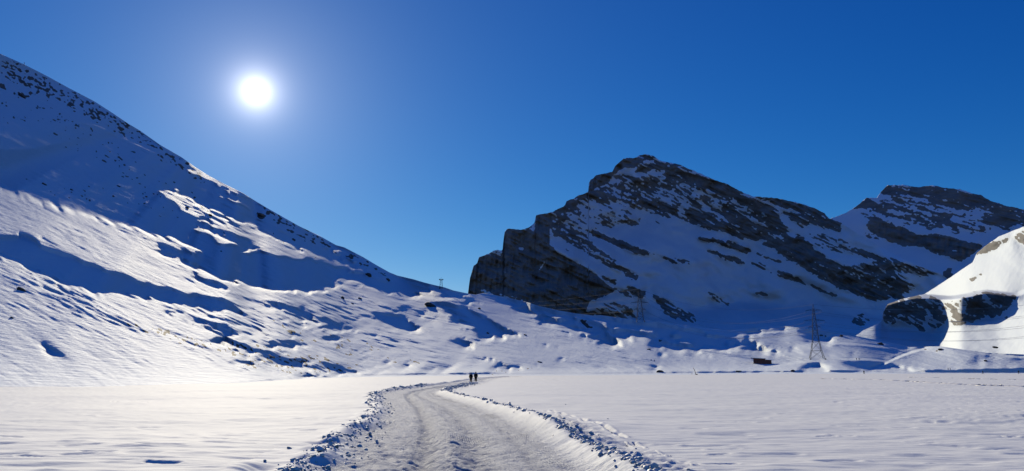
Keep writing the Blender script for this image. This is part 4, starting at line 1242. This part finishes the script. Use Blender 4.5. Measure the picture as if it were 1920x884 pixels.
b0 = hill_point(1305.5, 704.2, -.25); r0 = math.hypot(b0.x, b0.y)
t = empty('ski_tow_mast', b0, 0, label='dark leaning mast with a small base box at the far edge of the plain', cat='mast')
b = MB(); b.tube([(0, 0, 0), (-.9, 0, 3.4), (-1.75, .1, 5.0)], .20, 6, .11); b.build('mast', M_WOOD, t)
b = MB(); b.box((.35, -.2, .55), (.8, .9, 1.15), taper=.9); b.build('drive_box', M_WOOD, t)
b = MB(); b.tube([(-.2, 0, .9), (-1.5, .1, .35)], .06, 4); b.build('stay', M_STEEL, t)
b0 = hill_point(1297.5, 704.0, -.2)
t = empty('marker_post', b0, 0, label='short dark stake in the snow just left of the leaning mast', cat='post')
b = MB(); b.tube([(0, 0, 0), (0, 0, 1.5)], .10, 6, .08); b.build('post', M_WOOD, t)
b = MB(); b.lathe([(.13, 1.5), (.15, 1.56), (.05, 1.66)], 6); b.build('cap', M_WOOD, t)

# ------------------------------------------------------------------ HUT
hb = hill_point(1428, 683.0, -.25); r0 = math.hypot(hb.x, hb.y); mm = r0 / (F * .96)
t = empty('wooden_hut', hb, -math.atan2(hb.x, hb.y), label='dark wooden hut with a lower right annexe half sunk in the snow', cat='hut')
W1, W2, H1, H2, DP = 19.5 * mm, 9.5 * mm, 9.6 * mm, 6.6 * mm, 5.2
x0 = -13.0 * mm
w = MB()
def wallbox(m, xa, xb, za, zl, zr, y0, y1):
    vs = [(xa, y0, za), (xb, y0, za), (xb, y1, za), (xa, y1, za), (xa, y0, zl), (xb, y0, zr), (xb, y1, zr), (xa, y1, zl)]
    m.add(vs, [(3, 2, 1, 0), (4, 5, 6, 7), (0, 1, 5, 4), (1, 2, 6, 5), (2, 3, 7, 6), (3, 0, 4, 7)])
wallbox(w, x0, x0 + W1, -.5, H1, H1 - 1.1 * mm, 0, DP); main_wall = w.build('wall', M_WOOD, t)
w = MB(); wallbox(w, x0 + W1 + .01, x0 + W1 + W2, -.5, H2 + .6 * mm, H2 - .2 * mm, .5, DP - .3); ann = w.build('annexe_wall', M_WOOD, t)
nb = 12
for i in range(nb):        # upright boards, each with its own edge and a little depth
    x = x0 + (i + .5) * W1 / nb
    b = MB(); b.box((x, -.045 - .012 * (i % 3), H1 * .46), (W1 / nb - .05, .06, H1 * .90)); b.build('board', M_WOOD if i % 2 else M_WOOD2, main_wall)
for i in range(6):
    x = x0 + W1 + (i + .5) * W2 / 6
    b = MB(); b.box((x, .455 - .012 * (i % 2), H2 * .45), (W2 / 6 - .05, .06, H2 * .88)); b.build('board', M_WOOD2 if i % 2 else M_WOOD, ann)
b = MB(); b.box((x0 + W1 * .22, -.02, .32), (W1 * .46, .5, .75)); b.build('stone_base', M_CONC, t)
b = MB(); b.box((x0 + W1 * .74, -.10, 1.0), (1.0, .06, 1.95)); dr = b.build('door', M_WOOD2, t)
b = MB(); b.box((x0 + W1 * .74 + .38, -.16, 1.0), (.05, .06, .2)); b.build('handle', M_STEEL, dr)
def slab(m, xa, xb, za, zb, th, ya, yb):
    vs = [(xa, ya, za), (xb, ya, zb), (xb, yb, zb), (xa, yb, za), (xa, ya, za + th), (xb, ya, zb + th), (xb, yb, zb + th), (xa, yb, za + th)]
    m.add(vs, [(3, 2, 1, 0), (4, 5, 6, 7), (0, 1, 5, 4), (1, 2, 6, 5), (2, 3, 7, 6), (3, 0, 4, 7)])
b = MB(); slab(b, x0 - 4.0 * mm, x0 + W1 + .6 * mm, H1 + .42 * mm, H1 - 1.1 * mm, .25, -.7, DP + .5); rf = b.build('roof', M_WOOD, t)
b = MB(); slab(b, x0 - 3.7 * mm, x0 + W1 + .3 * mm, H1 + .42 * mm + .26, H1 - 1.1 * mm + .26, .35, -.55, DP + .4); b.build('snow_cover', M_CLOD, rf)
b = MB(); slab(b, x0 + W1 + .61 * mm, x0 + W1 + W2 + .5 * mm, H2 + .62 * mm, H2 - .22 * mm, .2, .1, DP); rf2 = b.build('annexe_roof', M_WOOD, t)
b = MB(); slab(b, x0 + W1 + .8 * mm, x0 + W1 + W2 + .3 * mm, H2 + .62 * mm + .21, H2 - .22 * mm + .21, .22, .2, DP - .1); b.build('snow_cover', M_CLOD, rf2)

# ------------------------------------------------------------------ BOULDERS ON THE SLOPES
def rock_mesh(name, seed, dims, sub=2, jag=.28):
    rg = random.Random(seed)
    bm = bmesh.new()
    bmesh.ops.create_icosphere(bm, subdivisions=sub, radius=1.0)
    cuts = [(Vector((rg.gauss(0, 1), rg.gauss(0, 1), rg.gauss(0, 1))).normalized(), rg.uniform(.45, .85)) for _ in range(9)]
    for v in bm.verts:
        for n, d in cuts:
            q = v.co.dot(n)
            if q > d: v.co -= n * (q - d)
        v.co *= 1 + rg.uniform(-jag, jag) * .35
        v.co = Vector((v.co.x * dims[0], v.co.y * dims[1], v.co.z * dims[2]))
    me = bpy.data.meshes.new(name); bm.to_mesh(me); bm.free()
    return me
boul = [
    (807, 574, 26, 8, .42, 'long dark rock slab lying tilted on the slope below the cable car tower'),
    (691, 517, 14, 8, .35, 'dark pointed rock outcrop on the ridge rib left of the cable car tower'),
    (727, 526, 9, 5, .4, 'small dark rock on the ridge rib just right of the pointed outcrop'),
    (1012, 680, 11, 4, .25, 'flat dark boulder low on the slope, up and right of the two hikers'),
    (899, 580, 6, 4, 0, 'tiny dark stone on the sunlit knoll just below the cliff edge'),
    (985, 629, 8, 3, .3, 'thin dark stone in the middle of the sunlit slope above the flat boulder'),
    (914, 626, 6, 4, .2, 'small dark stone inside the blue-shaded patch below the knoll'),
    (21, 597, 6, 4, 0, 'small black stone on top of the smooth drift at far left'),
    (1237, 698, 14, 5, .1, 'wide dark boulder at the foot of the slope near the leaning mast'),
    (1217, 656, 7, 3, .1, 'small brown rock above the blue hollows left of the hut'),
    (1650, 646, 10, 6, .1, 'squarish brown rock on the white mound right of the splayed pylon'),
    (1764, 657, 9, 5, .2, 'brown rock on the crest of the rounded mound at right'),
    (1848, 678, 6, 4, .3, 'dark rock beside the small blue hollow at far right'),
    (1867, 652, 8, 3, .1, 'thin dark rock near the foot of the far right slope'),
    (1578, 631, 8, 4, .2, 'dark rock on the crest just right of the splayed pylon'),
    (1487, 697, 7, 4, .1, 'small dark rock at the foot of the mound below the hut'),
    (1385, 697, 9, 3, 0, 'flat dark rock below and left of the hut'),
    (41, 182, 16, 4, .75, 'reddish brown rock rib high on the left ridge'),
    (82, 346, 9, 4, .3, 'dark rock in the shaded face above the sunlit band at far left'),
    (134, 357, 6, 3, .2, 'small dark rock right of the larger one in the shaded left face'),
    (274, 370, 5, 3, .1, 'lone small rock in the middle of the shaded left face'),
    (270, 383, 4, 3, .1, 'tiny rock just below the lone rock in the shaded left face'),
    (222, 350, 7, 2, .2, 'thin dark rock high in the middle of the shaded left face'),
    (394, 405, 7, 4, .2, 'dark rock inside the sunlit scoured patch'),
    (351, 391, 9, 5, .2, 'dark shaded rock at the upper left end of the sunlit scoured patch'),
    (489, 406, 14, 8, .6, 'rock outcrop hanging below the left skyline right of the sun'),
    (550, 451, 7, 5, .4, 'dark rock just under the left skyline, lower than the outcrop'),
    (415, 472, 4, 2, .1, 'small stone in the shaded bowl under the scoured patch'),
    (40, 545, 14, 6, .55, 'dark rock edge in the sunlit slope at the far left border'),
    (643, 561, 8, 7, .9, 'dark wedge shaped rock beside the zigzag footpath'),
    (675, 561, 9, 4, .15, 'dark low rock right of the wedge shaped rock'),
    (660, 570, 6, 3, .2, 'small rock between the wedge shaped rock and the blue hollow'),
]
for i, (px, py, w, hh, tilt, lab) in enumerate(boul):
    p = hill_point(px, py)
    r = math.hypot(p.x, p.y); mm = r / (F * .96)
    me = rock_mesh('boulder', 100 + i, (w * mm * .56, w * mm * .40, hh * mm * .62))
    o = link('boulder', me, M_BOULDER)
    az_ = -math.atan2(p.x, p.y)
    o.rotation_euler = (0, tilt, az_)
    o.location = p + Vector((0, 0, hh * mm * .12))
    tag(o, lab, 'boulder', 'boulders on the snow slopes')

# ------------------------------------------------------------------ SNOW CLODS AND RUBBLE ALONG THE TRAIL
clod_meshes = []
for i in range(8):
    rg = random.Random(500 + i)
    me = rock_mesh('snow_clod', 500 + i, (1, rg.uniform(.7, 1.0), rg.uniform(.55, .85)), 2, .22)
    me.materials.append(M_CLOD)
    clod_meshes.append(me)
def clod(x, y, z, s, label, group):
    o = bpy.data.objects.new('snow_clod', random.choice(clod_meshes)); C.objects.link(o)
    o.location = (x, y, z + s * .25); o.scale = (s * random.uniform(.8, 1.3), s * random.uniform(.8, 1.2), s * random.uniform(.7, 1.1))
    o.rotation_euler = (random.uniform(-.5, .5), random.uniform(-.5, .5), random.uniform(0, 6.28))
    tag(o, label, 'snow clod', group)
GL = 'snow clods thrown up along the left bank of the trail'
def clod_pix(px, py, wpx, label, group=GL):
    p = ground_pt(px, py, 0.03)
    l, d = to_trail(*p)
    r = float(np.hypot(*p))
    z = trail_z(l, d) if D0 < d < D1 else float(plain_z(np.array([p[0]]), np.array([p[1]]))[0])
    clod(p[0], p[1], z, wpx * r / F * .5, label, group)
for a_ in ((542, 838, 9, 'rounded snow clod perched alone on the edge of the left bank'), (497, 860, 9, 'snow clod on the rim of the deep hollow at the bottom of the left bank'),
           (608, 823, 9, 'upright snow clod, left one of the pair halfway along the near left bank'), (616, 826, 10, 'rounder snow clod, right one of the pair halfway along the near left bank'),
           (614, 848, 22, 'broad flat wedge of snow lying on the near inner left bank'), (616, 863, 16, 'snow clod with crumbs around it low on the near left bank'),
           (643, 803, 9, 'snow clod standing out at the left edge of the thick rubble'), (659, 830, 13, 'flat snow clod nearest the trail below the thick rubble'),
           (687, 825, 7, 'round snow clod right at the edge of the trodden trail'), (676, 826, 11, 'largest of the clods fallen onto the inner left bank'),
           (1140, 786, 5, 'small snow clod alone on the flat snow right of the trail', 'clods on the flat snow right of the trail'),
           (1060, 758, 4, 'tiny snow clod alone on the flat snow far right of the trail bend', 'clods on the flat snow right of the trail'),
           (1147, 811, 4, 'small clod beside the ski track right of the trail', 'clods on the flat snow right of the trail'),
           (1192, 834, 6, 'upright snow lump beside the ski track near the bottom right of the trail', 'clods on the flat snow right of the trail')):
    clod_pix(*a_)
lat = [l for l in ls if 9 < np.hypot(*trail_xy(l, -2.5)) < 95]
for i in range(150):
    l = random.choice(lat); r = float(np.hypot(*trail_xy(l, -2.5)))
    d = -HALFW - 0.82 + random.gauss(0, .22)
    if random.random() < .22: d = -HALFW - random.uniform(.05, .6)
    x, y = trail_xy(l, d)
    big = random.random()
    s_ = (.035 + .075 * big ** 2) * (0.75 + r / 60)
    if r < 17 and random.random() < .6: continue
    clod(float(x), float(y), trail_z(l, d), s_, 'rough snow clod in the row along the left bank of the trail', GL)

ico_v = None
def rubble(name, n, pick, smin, smax, label):
    global ico_v
    bm = bmesh.new(); bmesh.ops.create_icosphere(bm, subdivisions=1, radius=1.0)
    iv = np.array([v.co[:] for v in bm.verts]); fi_ = np.array([[v.index for v in f.verts] for f in bm.faces]); bm.free()
    rg = np.random.default_rng(len(name))
    VV = []; FF = []
    for i in range(n):
        x, y, z, k = pick(rg)
        s_ = (smin + (smax - smin) * rg.random() ** 2.5) * k
        a_ = rg.uniform(0, 6.28); c, q = math.cos(a_), math.sin(a_)
        v = iv * (1 + rg.uniform(-.30, .25, (len(iv), 1))) * np.array([rg.uniform(.7, 1.4), rg.uniform(.7, 1.2), rg.uniform(.5, 1.0)]) * s_
        v = np.stack([v[:, 0] * c - v[:, 1] * q + x, v[:, 0] * q + v[:, 1] * c + y, v[:, 2] + z + .2 * s_], -1)
        FF.append(fi_ + i * len(iv)); VV.append(v)
    VV = np.concatenate(VV); FF = np.concatenate(FF)
    me = bpy.data.meshes.new(name)
    me.vertices.add(len(VV)); me.vertices.foreach_set('co', VV.astype(np.float32).ravel())
    me.loops.add(len(FF) * 3); me.loops.foreach_set('vertex_index', FF.ravel().astype(np.int32))
    me.polygons.add(len(FF)); me.polygons.foreach_set('loop_start', np.arange(0, len(FF) * 3, 3, dtype=np.int32)); me.polygons.foreach_set('loop_total', np.full(len(FF), 3, dtype=np.int32))
    me.update(calc_edges=True)
    o = link(name, me, M_CLOD)
    tag(o, label, 'snow rubble', None, 'stuff')
def w_pick(rmax):
    cand = [l for l in ls if 8 < np.hypot(*trail_xy(l, 0.0)) < rmax]
    return cand
cr = w_pick(110); cl_ = w_pick(100)
def pick_r(rg):
    l = cr[int(rg.random() ** 1.0 * len(cr)) % len(cr)]
    d = HALFW + 1.10 + rg.normal(0, .14)
    if rg.random() < .12: d = HALFW + 1.2 + abs(rg.normal(0, .35))
    x, y = trail_xy(l, d); r = float(np.hypot(x, y))
    return float(x), float(y), trail_z(l, d), (0.8 + r / 75)
def pick_l(rg):
    l = cl_[int(rg.random() * len(cl_)) % len(cl_)]
    d = -HALFW - 0.82 + rg.normal(0, .18)
    if rg.random() < .35: d = -HALFW - rg.uniform(-.1, 1.1)
    x, y = trail_xy(l, d); r = float(np.hypot(x, y))
    return float(x), float(y), trail_z(l, d), (0.8 + r / 80)
rubble('snow_rubble', 3600, pick_r, .018, .075, 'crumbled snow heaped along the outer right bank of the trail')
rubble('snow_crumbs', 1500, pick_l, .012, .055, 'snow crumbs scattered over the left bank of the trail')
